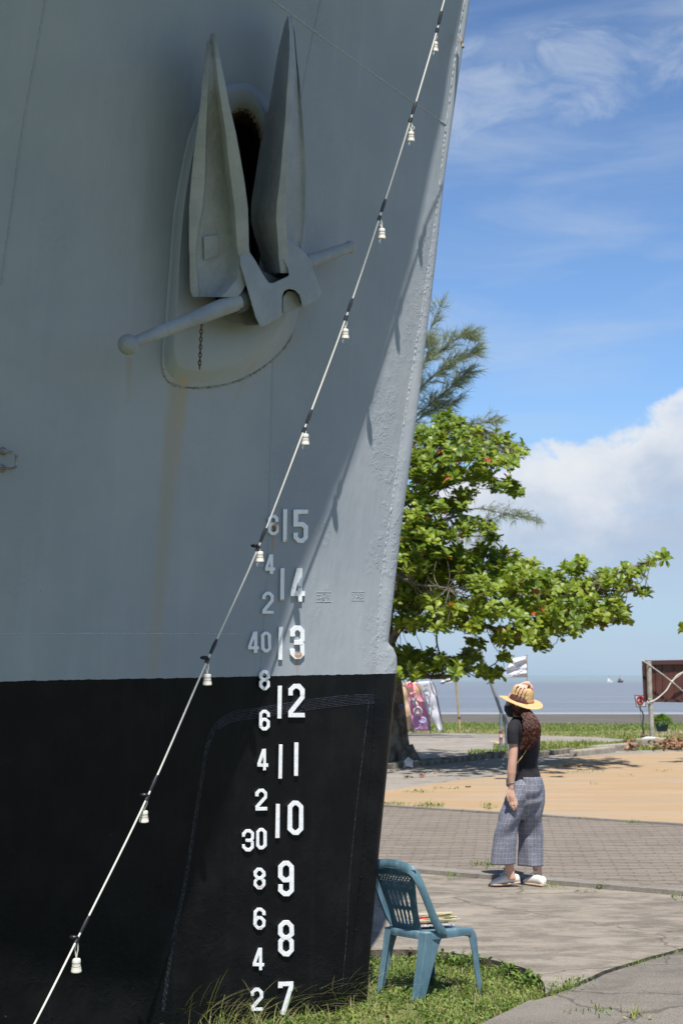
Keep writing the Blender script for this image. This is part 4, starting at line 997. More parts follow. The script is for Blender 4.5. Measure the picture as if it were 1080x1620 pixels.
spray([(640, 670, 0), (680, 640, .5), (715, 610, .5), (735, 590, .5)], 96, .42, .5, (.6, .5), droop=.3)
spray([(630, 700, 0), (665, 660, .5), (695, 645, .5), (722, 635, .5)], 64, .42, .5, (.6, .4), droop=.3)
spray([(620, 640, 0), (650, 600, -.5), (672, 570, -.5), (680, 540, -.5)], 72, .42, .45, (.5, .7), droop=.2)
spray([(600, 730, 0), (680, 690, .5), (740, 672, .5), (785, 668, .5)], 64, .4, .5, (.7, .2), droop=.4)
spray([(590, 800, 0), (680, 730, 1), (780, 700, 1), (810, 710, 1)], 40, .4, .4, (.6, .2), droop=.6)
spray([(585, 860, 0), (660, 850, .5), (740, 835, .5), (800, 815, .5), (850, 826, .5)], 120, .26, .45, (.5, .25), .8, droop=1.1)
spray([(585, 830, 0), (680, 815, .5), (760, 805, .5), (820, 822, .5)], 48, .25, .4, (.5, .3), .8, droop=1.)
spray([(700, 850, .5), (740, 848, .5), (775, 850, .5)], 32, .4, .35, (.5, -.1), .8, droop=1.5)
spray([(585, 800, 0), (540, 720, 0), (500, 660, 0)], 64, .5, .6, (-.5, .3), droop=.6)
spray([(600, 740, 0), (560, 640, 0), (540, 560, 0)], 64, .5, .6, (-.3, .6), droop=.6)
obj('branches', BR, m_bark, cas); me = bpy.data.meshes.new('crown'); me.from_pydata([tuple(v) for v in V_], [], F_); fattr(me, 'tint', T_, 'FLOAT'); obj('crown', me, m_cas, cas)

# ================================================================== BEACH FURNITURE
def solid(name, poly_px, t0, th, m, parent=None, z=None, wave=0, n=1, **k):
    """A thin solid board whose outline is given in the picture, standing at distance t0."""
    bm = bmesh.new(); P = [Vector(at(u, v, t0)) for u, v in poly_px]
    prism(bm, P, [p+Vector((0, th, 0)) for p in P]); finish(bm); return obj(name, bm, m, parent, **k)
def cloth(name, left, right, t0, m, parent, nx=10, ny=24, amp=.05, ph=0.):
    """Waving cloth between a left and a right edge path, top to bottom."""
    A_, B_ = resample([at(u, v, t0) for u, v in left], ny+1), resample([at(u, v, t0) for u, v in right], ny+1)
    V, Fc, UV = [], [], []
    for j in range(ny+1):
        for i in range(nx+1):
            p = A_[j]+(B_[j]-A_[j])*i/nx; a_ = math.sin(i/nx*5+j*.35+ph)*amp*(1-abs(i/nx-.5)*.4)+amp*.5*math.sin(j*.8+ph*2)
            V.append(tuple(p+np.array([0, a_, 0]))); UV.append((i/nx, 1-j/ny, 0))
    for j in range(ny):
        for i in range(nx): k = j*(nx+1)+i; Fc.append((k, k+1, k+nx+2, k+nx+1))
    me = bpy.data.meshes.new(name); me.from_pydata(V, [], Fc); fattr(me, 'fc', UV)
    o = obj(name, me, m, parent, smooth=80); s = o.modifiers.new('thickness', 'SOLIDIFY'); s.thickness = .004; return o
def pole(name, pts, t0, r, m, parent=None, n=8):
    bm = bmesh.new(); tube(bm, [at(u, v, t0) for u, v in pts], r, n); finish(bm); return obj(name, bm, m, parent, smooth=50)
m_blackpole = mat('black_pole', (.02, .02, .025), .4)
m_beige = mat('beige_banner_cloth', (.66, .47, .30), .8, (.60, .43, .28), 2)
m_wht = mat('white_flag_cloth', (.66, .66, .70), .8, (.58, .58, .64), 4)
m_ban, t, b = base_mat('painted_banner_cloth')
fc = t.new('ShaderNodeAttribute', attribute_name='fc').outputs['Vector']; fx, fy, _ = t.sep(fc)
n = t.noise(t.mapping(fc, (2, 4, 1)), 1.3, 4, .6, .6)
k = t.ramp(t.math('ADD', t.math('MULTIPLY', n, .6), t.math('MULTIPLY', fy, .5)), [(.15, (.45, .22, .45)), (.32, (.36, .20, .38)), (.48, (.66, .20, .34)), (.62, (.74, .30, .36)), (.72, (.80, .52, .24)), (.9, (.78, .36, .22))])
k = t.mix(t.smooth(t.noise(t.mapping(fc, (3, 7, 1), (4, 4, 0)), 1.6, 3), .55, .62), k, (.58, .34, .58))
t.link(k, b.inputs['Base Color']); b.inputs['Roughness'].default_value = .8
BT = 45.
def letters(strokes, t0, r, m, name, parent):
    for letter in strokes:
        bm = bmesh.new()
        for path in letter:
            P = [Vector(at(u, v, t0)) for u, v in path]
            tube(bm, P, r, 5)
        for v in bm.verts: v.co.y = at(640, 1110, t0)[1]+(v.co.y-at(640, 1110, t0)[1])*.5
        obj(name, bm, m, parent)
# beige banner
e = empty('banner', G(645, 1156, -.1), 'plain beige feather banner standing left of the pink banner by the tree trunk', 'banner', 'feather banners by the beach')
cloth('banner_cloth', [(637, 1081), (631, 1090), (634, 1112), (639, 1135), (644, 1156)], [(642, 1078), (643, 1090), (646, 1112), (650, 1135), (652, 1156)], BT+.6, m_beige, e, amp=.03)
pole('pole', [(653, 1166), (652, 1135), (648, 1108), (644, 1085), (638, 1077)], BT+.55, .012, m_blackpole, e)
letters([[[(635.5+i*.5, 1090+i*5), (638+i*.5, 1090+i*5)]] for i in range(6)], BT+.54, .010, mat('faded_letters', (.45, .33, .28), .9), 'lettering', e)
# pink banner
e = empty('banner', G(668, 1156, -.1), 'pink and orange painted feather banner with the letters PIYO', 'banner', 'feather banners by the beach')
cloth('banner_cloth', [(642, 1080), (643, 1090), (646, 1110), (650, 1132), (654, 1155)], [(660, 1079), (666, 1092), (672, 1112), (677, 1132), (680, 1156)], BT+.2, m_ban, e, amp=.03, ph=1)
pole('pole', [(681, 1166), (679, 1135), (673, 1108), (667, 1088), (658, 1077)], BT+.15, .013, m_blackpole, e)
m_pk = mat('pink_letter', (.72, .07, .16), .8); m_gy = mat('grey_letter', (.10, .11, .13), .8); m_wo = mat('white_letter_outline', (.74, .70, .74), .8); m_bl = mat('pale_blue_swirl', (.35, .55, .72), .8); m_yo = mat('yellow_patch', (.72, .42, .12), .8)
o_ = lambda cx, cy, rx, ry, a0=0, a1=6.4, n=14: [(cx+rx*math.cos(x), cy+ry*math.sin(x)) for x in np.linspace(a0, a1, n)]
Pl = [[(653.5, 1091.5), (651.5, 1082)], o_(648.5, 1084, 4, 3.4)]
Yl = [[(650, 1105), (655, 1110.5), (657.5, 1103)], [(655, 1110.5), (658, 1115.5)]]
Ol = [o_(660.5, 1125, 4.8, 5)]
letters([Pl, [[(649, 1098.8), (656.5, 1096)]]], BT+.115, .045, m_wo, 'letter_outline', e); letters([Yl, Ol], BT+.115, .05, m_wo, 'letter_outline', e)
letters([Pl, [[(649, 1098.8), (656.5, 1096)]]], BT+.07, .024, m_pk, 'lettering', e); letters([Yl, Ol], BT+.07, .027, m_gy, 'lettering', e)
letters([[o_(668, 1139, 5, 4, -2, 3, 9)]], BT+.11, .02, m_bl, 'swirl', e)
# white banner
e = empty('banner', G(700, 1157, -.1), 'white feather banner with grey lettering standing right of the pink banner', 'banner', 'feather banners by the beach')
cloth('banner_cloth', [(660, 1079), (668, 1095), (676, 1115), (683, 1135), (694, 1157)], [(684, 1077), (688, 1090), (691, 1108), (696, 1130), (700, 1157)], BT, m_wht, e, amp=.025, ph=2)
pole('pole', [(701, 1160), (697, 1134), (692, 1108), (688, 1088), (680, 1072)], BT-.06, .013, m_blackpole, e)
m_lg = mat('faint_grey_letter', (.25, .25, .28), .8)
letters([[[(669, 1086), (676, 1083)]], [[(670, 1092), (672, 1101), (675, 1105), (680, 1103), (680, 1096), (677, 1091), (670, 1092)]], [[(678, 1113), (686, 1123)], [(682, 1127), (683.5, 1112)]]], BT-.10, .022, m_lg, 'lettering', e)
# white flag above the woman
e = empty('flag', G(832, 1150, -.1), 'white cloth flag on a thin pole seen above the straw hat', 'flag')
pole('pole', [(834, 1157), (833.5, 1100), (832.6, 1036)], 44, .018, mat('bamboo_pole', (.42, .33, .20), .7, (.30, .22, .13), 6), e)
cloth('flag_cloth', [(811, 1042), (806, 1050), (800, 1060), (797, 1072)], [(832, 1038), (832, 1050), (832.5, 1062), (833, 1071)], 43.95, m_wht, e, amp=.05, ph=.6)
letters([[[(806, 1055), (814, 1053), (824, 1048)], [(822, 1045), (826, 1054)]], [[(812, 1060), (822, 1056)]], [[(818, 1066), (828, 1060)]]], 43.8, .012, m_lg, 'lettering', e)
e = empty('flag', G(724, 1157, -.1), 'small white flag on a knotty bamboo pole between the banners and the woman', 'flag')
m_bam = mat('bamboo_pole_pale', (.50, .38, .20), .7, (.36, .26, .14), 5)
pole('pole', [(727, 1158), (724.5, 1120), (720.8, 1075)], 46, .032, m_bam, e)
bm = bmesh.new(); ball(bm, at(726, 1135, 46), .05, 8, 6); obj('knot', bm, mat('dark_knot', (.12, .09, .06), .8), e)
cloth('flag_cloth', [(698, 1074), (697, 1078), (696, 1083)], [(721, 1073), (721, 1076), (721, 1078)], 45.98, m_wht, e, amp=.05)
pole('fixing', [(698, 1073.5), (722, 1072)], 46, .008, m_bam, e)
# red and white thing behind the trunk, left
e = empty('banner', G(618, 1156, -.1), 'narrow red and white banner mostly hidden between the ship stem and the tree trunk', 'banner', 'feather banners by the beach')
cloth('banner_cloth', [(612, 1110), (613, 1130), (614, 1152)], [(621, 1120), (623, 1136), (625, 1154)], BT, m_wht, e, amp=.02)
cloth('banner_cloth', [(610, 1125), (611, 1150)], [(619, 1130), (620, 1150)], BT-.1, mat('red_cloth', (.5, .03, .03), .8), e, amp=.02)
pole('pole', [(626, 1156), (622, 1120)], BT-.05, .012, m_blackpole, e)
# leaning steel lamp pole with striped foot post
e = empty('street_lamp', G(792, 1182, -.1), 'leaning galvanised lamp pole rising into the leaves behind the woman', 'street lamp')
m_gal = mat('galvanised_steel', (.25, .27, .29), .5, (.33, .35, .37), 6, metal=.4)
bm = bmesh.new(); tl = 34; tube(bm, [at(801, 1150, tl), at(797, 1140, tl), at(776, 1080, tl), at(762, 1038, tl), at(745, 985, tl)], [.045, .04, .036, .033, .03], 12); obj('pole', finish(bm), m_gal, e, smooth=50)
bm = bmesh.new(); tube(bm, [at(796, 1130, tl), at(801, 1152, tl), at(803, 1184, tl)], [.05, .055, .055], 12); obj('sleeve', finish(bm), m_gal, e, smooth=50)
bm = bmesh.new(); tube(bm, [at(745, 985, tl), at(735, 972, tl), at(715, 966, tl)], .04, 10); ball(bm, at(712, 967, tl), .16, 12, 8, (1.6, .8, .4)); obj('lamp_head', finish(bm), m_gal, e, smooth=50)
e = empty('bollard', G(792, 1183, .0), 'thin steel post with red and white bands right beside the woman\'s left shoulder', 'bollard')
m_redb = mat('red_band', (.45, .04, .03), .6); m_whb = mat('white_band', (.65, .65, .65), .6)
for (v0, v1, mm_, nm) in [(1129, 1156, m_gal, 'post'), (1156, 1161, m_redb, 'band'), (1161, 1166, m_whb, 'band'), (1166, 1171, m_redb, 'band'), (1171, 1184, m_gal, 'post')]:
    bm = bmesh.new(); tube(bm, [at(791.5, v0, 33.2), at(791.8, v1, 33.2)], .035, 12); obj(nm, finish(bm), mm_, e, smooth=50)
# small plate nailed to the trunk and white box at its foot
bm = bmesh.new(); P = [(630, 1115), (640, 1112.6), (641, 1115.6), (631, 1118.3)]; lo = [Vector(at(u, v, 28.74)) for u, v in P]; prism(bm, lo, [p+Vector((0, .02, 0)) for p in lo]); finish(bm)
tag(obj('sign_plate', bm, mat('blue_plate', (.05, .09, .32), .5), base=at(635, 1115, 28.74)), 'small blue plate fixed to the tree trunk', 'sign')
e = empty('meter_box', G(648, 1213, .03), 'small white gabled box standing at the foot of the tree trunk', 'box')
bm = bmesh.new(); P = [(641, 1212), (640.5, 1206), (646, 1200.5), (652.5, 1205.5), (652.5, 1213.5)]; lo = [Vector(at(u, v, 27.4)) for u, v in P]; prism(bm, lo, [p+Vector((0, .16, 0)) for p in lo]); finish(bm, .004); obj('box_body', bm, mat('chalky_white', (.62, .66, .70), .7, (.50, .54, .58), 10), e)
bm = bmesh.new(); P = [(639.6, 1206.6), (646, 1200), (653.4, 1205.4), (653.4, 1204), (646, 1198.4), (639.6, 1205)]; lo = [Vector(at(u, v, 27.37)) for u, v in P]; prism(bm, lo, [p+Vector((0, .2, 0)) for p in lo]); finish(bm); obj('box_roof', bm, mat('chalky_white2', (.55, .58, .62), .7), e)
# billboard seen from behind
bb = empty('billboard', G(1030, 1170, -.1), 'dark red-brown board sign seen from behind on a pale post with crossing white ropes', 'billboard')
BBT = 38.
m_brown = mat('red_brown_board', (.115, .040, .032), .6, (.075, .028, .024), 3, .3, 20, .01); m_brown2 = mat('dark_frame', (.075, .030, .026), .6)
def bbp(u, v, o=0): return at(u, v, BBT+(u-1015)*.010+o)
def board(px, o0, o1, m, nm, par=bb):
    bm = bmesh.new(); prism(bm, [bbp(u, v, o0) for u, v in px], [bbp(u, v, o1) for u, v in px]); finish(bm, .004); return obj(nm, bm, m, par)
board([(1016, 1047), (1240, 1044), (1240, 1113), (1018, 1110)], 0, .04, m_brown, 'panel')
board([(1014.5, 1045), (1240, 1041), (1240, 1048), (1014.8, 1052)], -.10, -.002, m_brown2, 'frame'); board([(1017, 1106), (1240, 1109), (1240, 1113.5), (1017, 1110.5)], -.10, -.002, m_brown2, 'frame'); board([(1014.5, 1052.3), (1020, 1052), (1021, 1105.7), (1017, 1105.7)], -.10, -.002, m_brown2, 'frame')
for u in (1037, 1048, 1066, 1078, 1095, 1120, 1150, 1180): board([(u-.7, 1052), (u+.7, 1052), (u+1, 1106), (u-.4, 1106)], -.035, -.003, m_brown2 if u % 2 else m_brown, 'batten')
for pu, pv in (([(1025.5, 1046.5), (1026.5, 1090), (1029, 1130), (1031, 1168)], 0), ([(1200, 1044), (1201, 1100), (1204, 1180)], 0)):
    bm = bmesh.new(); tube(bm, [bbp(u, v, -.2) for u, v in pu], [.062, .062, .058, .056][:len(pu)], 14); obj('post', finish(bm), mat('bleached_timber', (.47, .43, .37), .8, (.30, .27, .23), 4, .5, 25, .01), bb, smooth=50)
m_rope = mat('white_rope', (.50, .47, .44), .85)
for rp in ([(1015, 1044.5), (1040, 1062), (1062, 1078.5), (1080, 1094), (1120, 1125)], [(1026, 1110.5), (1033, 1108.5), (1045, 1100), (1054, 1091), (1062, 1078.5), (1080, 1064), (1110, 1046)], [(1062, 1078.5), (1070, 1068.5), (1080, 1063)]):
    bm = bmesh.new(); tube(bm, catmull([bbp(u, v, -.28) for u, v in rp], 5), .016, 6); obj('rope', finish(bm), m_rope, bb, smooth=60)
bm = bmesh.new(); ball(bm, bbp(1062, 1078.5, -.29), .035, 8, 6); obj('knot', bm, m_rope, bb)
bm = bmesh.new(); tube(bm, [bbp(1025, 1105, -.27), bbp(1033, 1111, -.27)], .014, 6)
for a_ in range(2): tube(bm, [bbp(1025+6*math.cos(x)*.8+2.5, 1110+1.2*math.sin(x)+a_*1.2, -.2-.075*math.sin(x)) for x in np.linspace(0, 6.28, 14)], .012, 6, False)
obj('rope', bm, m_rope, bb)
bm = bmesh.new()
bmesh.ops.create_icosphere(bm, subdivisions=4, radius=1)
c0 = Vector(at(1029, 1169.5, 37.6))
for v in bm.verts:
    v.co *= 1+.28*noise.noise(v.co*1.6+Vector((3, 1, 2)))+.10*noise.noise(v.co*5); v.co = Vector((v.co.x*.21, v.co.y*.16, max(v.co.z, -.4)*.065))+c0
tag(obj('sandbag', bm, mat('white_sack', (.66, .66, .68), .8, (.54, .54, .56), 12), smooth=60, base=c0), 'crumpled white sack weighing down the foot of the billboard post', 'sack')
# prohibition sign on a crooked black stem
sg = empty('warning_sign', G(1018, 1167, -.1), 'square white sign with a red prohibition ring on a crooked black stem beside the billboard', 'sign')
ST = 39.5
def sgp(u, v, o=0): return at(u, v, ST+o)
def plate(px, o0, o1, m, nm, par=sg):
    bm = bmesh.new(); prism(bm, [sgp(u, v, o0) for u, v in px], [sgp(u, v, o1) for u, v in px]); finish(bm); return obj(nm, bm, m, par)
plate([(1002.5, 1100), (1019, 1100), (1021, 1118.5), (1005.5, 1118.5)], 0, .03, m_blackpole, 'frame')
plate([(1004.2, 1101.2), (1018.5, 1101.2), (1020, 1117.3), (1006.5, 1117.3)], -.006, -.001, mat('sign_white', (.58, .58, .62), .6), 'sign_face')
m_red = mat('sign_red', (.42, .02, .03), .6)
bm = bmesh.new(); tube(bm, [sgp(1012+5*math.cos(x), 1107.5+5.9*math.sin(x), -.012) for x in np.linspace(0, 2*math.pi, 28)], .017, 6, False); tube(bm, [sgp(1008.3, 1111.5, -.012), sgp(1015.5, 1103.4, -.012)], .016, 6); obj('prohibition_ring', bm, m_red, sg)
bm = bmesh.new(); tube(bm, [sgp(1013.5, 1111.5, -.01), sgp(1013.2, 1106, -.01), sgp(1012.4, 1104, -.01), sgp(1010.8, 1105.5, -.01)], [.02, .024, .022, .008], 6); obj('pictogram', bm, m_blackpole, sg)
bm = bmesh.new(); tube(bm, catmull([sgp(1011.5, 1118), sgp(1012, 1122), sgp(1015.5, 1127), sgp(1016.8, 1134), sgp(1016, 1142), sgp(1015.5, 1150), sgp(1017, 1160), sgp(1018, 1165)], 5), .016, 8); tube(bm, [sgp(1011.5, 1118), sgp(1013, 1140), sgp(1020, 1160)], .004, 5); obj('stem', bm, m_blackpole, sg, smooth=60)
bm = bmesh.new(); ball(bm, sgp(1018.5, 1164.5), .07, 10, 6, (1.3, 1, .7)); obj('base', bm, mat('rusty_base', (.10, .06, .05), .9), sg)
# bush in a blue pot
LV = Leaves(); pb = empty('potted_shrub', G(1047, 1154, -.1), 'bright green bush in a low dark blue pot behind the billboard post', 'shrub')
bc = np.array(at(1046, 1143, 43))
for _ in range(420):
    d = rng.normal(size=3); d /= np.linalg.norm(d); d[2] = abs(d[2])*1.1-.35; p = bc+d*np.array([.26, .24, .2])*random.uniform(.5, 1.08)
    LV.leaf(p, d+np.array([0, 0, .3]), np.array([0, 0, 1.]), random.uniform(.07, .12), .05, random.uniform(.4, .9), .3)
m_bush = leaf_mat('bush_leaves', [(0, (.03, .12, .015)), (1, (.14, .32, .03))], .5, .35)
LV.build('foliage', m_bush, pb)
bm = bmesh.new(); tube(bm, [bc+[0, 0, -.24], bc+[0, 0, -.22], bc+[0, 0, -.06], bc+[0, 0, -.05]], [.13, .14, .19, .20], 16); obj('pot', finish(bm), mat('blue_pot', (.03, .07, .14), .5), pb, smooth=40)
# heap of dead leaves by the kerb
m_dead = leaf_mat('dead_leaves', [(0, (.16, .075, .045)), (1, (.34, .19, .11))], .8, .1)
for (ua, va, su, sv_, n_, lab) in ((1066, 1181.5, 14, 2.2, 420, 'heap of brown dead leaves lying on the right verge kerb'), (998, 1184.5, 5, 1.6, 70, 'few dry brown leaves in the gap between kerb stones')):
    LV = Leaves()
    for _ in range(n_):
        p = np.array(G(random.gauss(ua, su), random.gauss(va, sv_), .05)); p[2] = random.uniform(.0, .22)
        LV.leaf(p, rng.normal(size=3)*[1, 1, .4], np.array([0, 0, 1.])+rng.normal(size=3)*.3, random.uniform(.09, .16), .08, random.random(), .5)
    o = LV.build('dead_leaves', m_dead, None); tag(o, lab, None, None, 'stuff')
for (u, v, n_) in ((898, 1212, 3), (740, 1245, 1), (860, 1222, 2), (643, 1228, 2), (668, 1226, 2), (905, 1213, 1), (700, 1220, 2)):
    for _ in range(n_):
        LV = Leaves(); p = np.array(G(u+random.uniform(-4, 4), v+random.uniform(-1, 1), .055)); LV.leaf(p, rng.normal(size=3)*[1, 1, .1]+[.1, 0, .1], np.array([0, 0, 1.]), .17, .10, random.random(), .4)
        o = LV.build('fallen_leaf', m_dead, None); o.location = p; o.data.transform(Matrix.Translation(-Vector(p)))
        tag(o, 'dry brown leaf fallen on the sunny paving near the kerb stones', 'leaf', 'single leaves fallen on the paving')
# boats on the water
for (u, v, w_, lab) in ((963, 1078, .9, 'tiny pale boat on the sea, left of the darker one'), (980.5, 1077.3, 1.2, 'tiny dark boat on the sea close to the billboard')):
    p = np.array(at(u, v, 560)); p[2] = -1.; bt = empty('boat', p, lab, 'boat', 'small boats far out on the sea')
    bm = bmesh.new(); L_ = 1.0; Rr = []
    for x, ww, zb in ((-L_, .45, .0), (-L_*.5, .6, 0), (L_*.3, .55, 0), (L_*.85, .25, .15), (L_*1.05, .03, .4)):
        Rr.append([p+np.array(q) for q in ((x, -ww, .6+max(0, x)*.15), (x, -ww*.5, zb-.2), (x, ww*.5, zb-.2), (x, ww, .6+max(0, x)*.15))])
    loft(bm, Rr); obj('boat_hull', finish(bm), mat('boat_paint', (.75, .75, .75), .6) if w_ < 1 else mat('dark_boat_paint', (.10, .06, .08), .6), bt)
    bm = bmesh.new(); box(bm, p+np.array([-.2, 0, 1.0]), (.9, .7, .9)); obj('cabin', finish(bm, .08), mat('boat_cabin', (.62, .60, .62), .6) if w_ < 1 else mat('dark_cabin', (.16, .07, .09), .6), bt)
    bm = bmesh.new(); tube(bm, [p+[-.2, 0, 1.4], p+[-.2, 0, 2.4]], .05, 6); obj('mast', bm, m_blackpole, bt)
# ================================================================== CHAIR
ch0 = Vector((.461, 8.78, -.066)); ca = math.radians(43)
fwv = Vector((math.cos(ca), math.sin(ca), 0)); lfv = Vector((-math.sin(ca), math.cos(ca), 0))
def CL(x, y, h): return ch0+fwv*x+lfv*y+Vector((0, 0, h))
m_ch_, t, b = base_mat('blue_grey_plastic')
co = t.new('ShaderNodeTexCoord').outputs['Object']
k = t.mix(t.smooth(t.noise(co, 7, 6, .6), .35, .7), (.066, .135, .175), (.115, .20, .245))
k = t.mix(t.math('MULTIPLY', t.smooth(t.noise(t.mapping(co, (1, 1, .25)), 26, 6, .7), .52, .7), .5), k, (.27, .36, .40))
t.link(k, b.inputs['Base Color']); b.inputs['Roughness'].default_value = .48; t.link(t.bump(t.noise(co, 90, 3), .12, .002), b.inputs['Normal'])
chair = empty('plastic_chair', ch0, 'faded blue armless plastic chair standing in the grass beside the ship stem', 'chair')
def legm(sx, sy, fx, fy, tx, ty, a0, a1, b0_, b1):
    """L-section leg: outer corner from the seat corner (tx,ty) to the foot (fx,fy)."""
    bm = bmesh.new(); rings = []; th = .006
    for i in range(13):
        f = i/12; h = .352*(1-f)
        x = tx+(fx-tx)*f**1.15-(.032*max(0, 1-f*6)**2 if sx > 0 else 0); y = ty+(fy-ty)*f**1.15; a_ = a0+(a1-a0)*f**.55; bb_ = b0_+(b1-b0_)*f**.55
        r = .010
        P = [(0, 0), (-a_, 0), (-a_, -th), (-r, -th), (-th, -r), (-th, -bb_), (0, -bb_)]
        P = [(-.003, 0), (-a_, 0), (-a_, -th), (-r, -th), (-th, -r), (-th, -bb_), (0, -bb_), (0, -.003)]
        rings.append([CL(x+sx*p, y+sy*q, h) for p, q in P])
    loft(bm, rings); finish(bm, .0012, 1, 50); return obj('leg', bm, m_ch_, chair, smooth=40)
legm(-1, 1, -.235, .155, -.165, .158, .13, .045, .05, .035); legm(-1, -1, -.235, -.155, -.165, -.158, .15, .055, .06, .045)
legm(1, 1, .235, .195, .205, .180, .075, .032, .055, .035); legm(1, -1, .235, -.195, .205, -.180, .075, .032, .055, .035)
# seat
def seat_out(k, n=64):
    P = []
    for i in range(n):
        a_ = 2*math.pi*i/n; e_ = 2/5.; cx, sy = math.cos(a_), math.sin(a_)
        x = math.copysign(abs(cx)**e_, cx); y = math.copysign(abs(sy)**e_, sy)
        hw = .181+(.008 if x > 0 else -.022*abs(x))
        P.append((.02+x*.188*k, y*hw*k))
    return P
bm = bmesh.new(); rings = []
for k_, h in ((1.012, .318), (1.022, .335), (1.02, .352), (1.0, .360), (.965, .362), (.93, .357), (.80, .352), (.55, .348), (.2, .346)):
    rings.append([CL(x, y, h-.026*max(0, (x-.10)/.11)**2*(1 if k_ > .7 else 0)) for x, y in seat_out(k_)])
under = [[CL(x, y, h) for x, y in seat_out(k_)] for k_, h in ((.98, .34), (.985, .318))]
loft(bm, [under[0]]+[under[1]]+rings, (True, True)); finish(bm); seat = obj('seat', bm, m_ch_, chair, smooth=50)
bm = bmesh.new(); 
for y in (-.06, 0, .06): box(bm, CL(.0, y, .330), (.25, .004, .016), Matrix.Rotation(ca, 3, 'Z'))
obj('underside_rib', bm, m_ch_, seat)
# back panel with its holes
def bx(y, h):
    f = (h-.35)/.36; return -.150-.095*f-.03*f*f+.55*y*y
NY, NH = 84, 150; V, Fc = [], []; idx = {}
def hole(y, h):
    f = (h-.35)/.36
    yy = y/(.70+.42*f)
    if .585 < h < .655:                                                # lattice of small diamonds
        if abs(yy) > .115: return False
        p_ = .0215; a_, c_ = (yy+(h-.62)*.9)/p_, (yy-(h-.62)*.9)/p_
        return abs(a_-round(a_)) < .35 and abs(c_-round(c_)) < .35
    for (h0, h1) in ((.485, .570), (.385, .470)):
        if h0 < h < h1:
            k_ = round(yy/.036); 
            if abs(k_) > 2: return False
            e_ = (h-(h0+h1)/2)/((h1-h0)/2); return abs(yy-k_*.036) < .0112*math.sqrt(max(0, 1-e_**4))
    return False
for j in range(NH+1):
    for i in range(NY+1):
        h = .33+.365*j/NH; f = (h-.35)/.36; hw = .108+.055*max(0, (f-.25)/.75)**1.4 if f > .25 else .108
        hw = min(hw+.02*max(0, f-.75)/.25, .168); y = (i/NY*2-1)*hw; idx[i, j] = len(V); V.append(tuple(CL(bx(y, h), y, h)))
for j in range(NH):
    for i in range(NY):
        h = .33+.365*(j+.5)/NH; f = (h-.35)/.36; hw = .108+.055*max(0, (f-.25)/.75)**1.4 if f > .25 else .108; hw = min(hw+.02*max(0, f-.75)/.25, .168)
        if hole(((i+.5)/NY*2-1)*hw, h): continue
        Fc.append((idx[i, j], idx[i+1, j], idx[i+1, j+1], idx[i, j+1]))
me = bpy.data.meshes.new('backrest'); me.from_pydata(V, [], Fc); bk = obj('backrest', me, m_ch_, chair, smooth=40); s_ = bk.modifiers.new('thickness', 'SOLIDIFY'); s_.thickness = .006
# frame sweeping over the top and down to the seat sides
def sweep(bm, pts, wv, nv, w_, th):
    R = []
    for p, a_, n_, ww in zip(pts, wv, nv, w_):
        a_ = Vector(a_).normalized(); n_ = Vector(n_).normalized(); p = Vector(p); n_ = (n_-a_*n_.dot(a_)).normalized()
        R.append([p+a_*ww*x+n_*th*(y+.5*(1-(2*abs(x))**2)) for x, y in ((-.5, 0), (-.25, .1), (0, .15), (.25, .1), (.5, 0), (.5, -1), (.25, -.9), (0, -.85), (-.25, -.9), (-.5, -1))])
    loft(bm, R)
key = [(-.035, -.180, .338, .03), (-.072, -.183, .362, .05), (-.118, -.184, .415, .044), (-.165, -.184, .50, .040), (-.205, -.180, .58, .040), (-.235, -.172, .64, .044), (-.256, -.146, .686, .048), (-.266, -.09, .703, .052), (-.269, 0, .710, .055)]
key = key+[(x, -y, h, w_) for x, y, h, w_ in key[:-1][::-1]]
C_ = catmull([k_[:3] for k_ in key], 6); Wd = np.interp(np.linspace(0, 1, len(C_)), np.linspace(0, 1, len(key)), [k_[3] for k_ in key])
pts, wvs, nvs = [], [], []
for i, c in enumerate(C_):
    tgt = C_[min(i+1, len(C_)-1)]-C_[max(i-1, 0)]; out_ = np.array([-1.0*max(0, 1-abs(c[1])/.185)-.25, c[1]/.185, .0]); out_ /= np.linalg.norm(out_)
    wv_ = np.cross(tgt, out_); pts.append(CL(*c))
    to = lambda v: fwv*v[0]+lfv*v[1]+Vector((0, 0, v[2]))
    wvs.append(to(wv_)); nvs.append(to(out_))
bm = bmesh.new(); sweep(bm, pts, wvs, nvs, list(Wd), .010); finish(bm); obj('back_frame', bm, m_ch_, chair, smooth=50)
# papers and sticks on the seat
bd = empty('bundle', CL(0, 0, .365), 'bundle of thin dry sticks with a red band lying on papers on the chair seat', 'bundle')
sc_ = Vector(CL(.045, .0, .360)); dx = Vector((.93, .36, 0)).normalized(); dy_ = Vector((-dx.y, dx.x, 0))
bm = bmesh.new()
for k_ in range(4):
    a_ = random.uniform(-.1, .1); M_ = Matrix.Rotation(math.atan2(dx.y, dx.x)+a_, 3, 'Z'); box(bm, sc_+Vector((0, 0, .003+k_*.0022)), (.21-.01*k_, .13-.01*k_, .0016), M_)
obj('paper', bm, mat('newsprint', (.55, .53, .50), .8, (.20, .20, .22), 60, lo=.45, hi=.6), bd)
mats = [mat('dry_stick', (.30, .25, .12), .8, (.17, .12, .07), 30), mat('pale_stick', (.55, .50, .36), .8), mat('green_stick', (.18, .22, .07), .8)]
bms = [bmesh.new() for _ in mats]
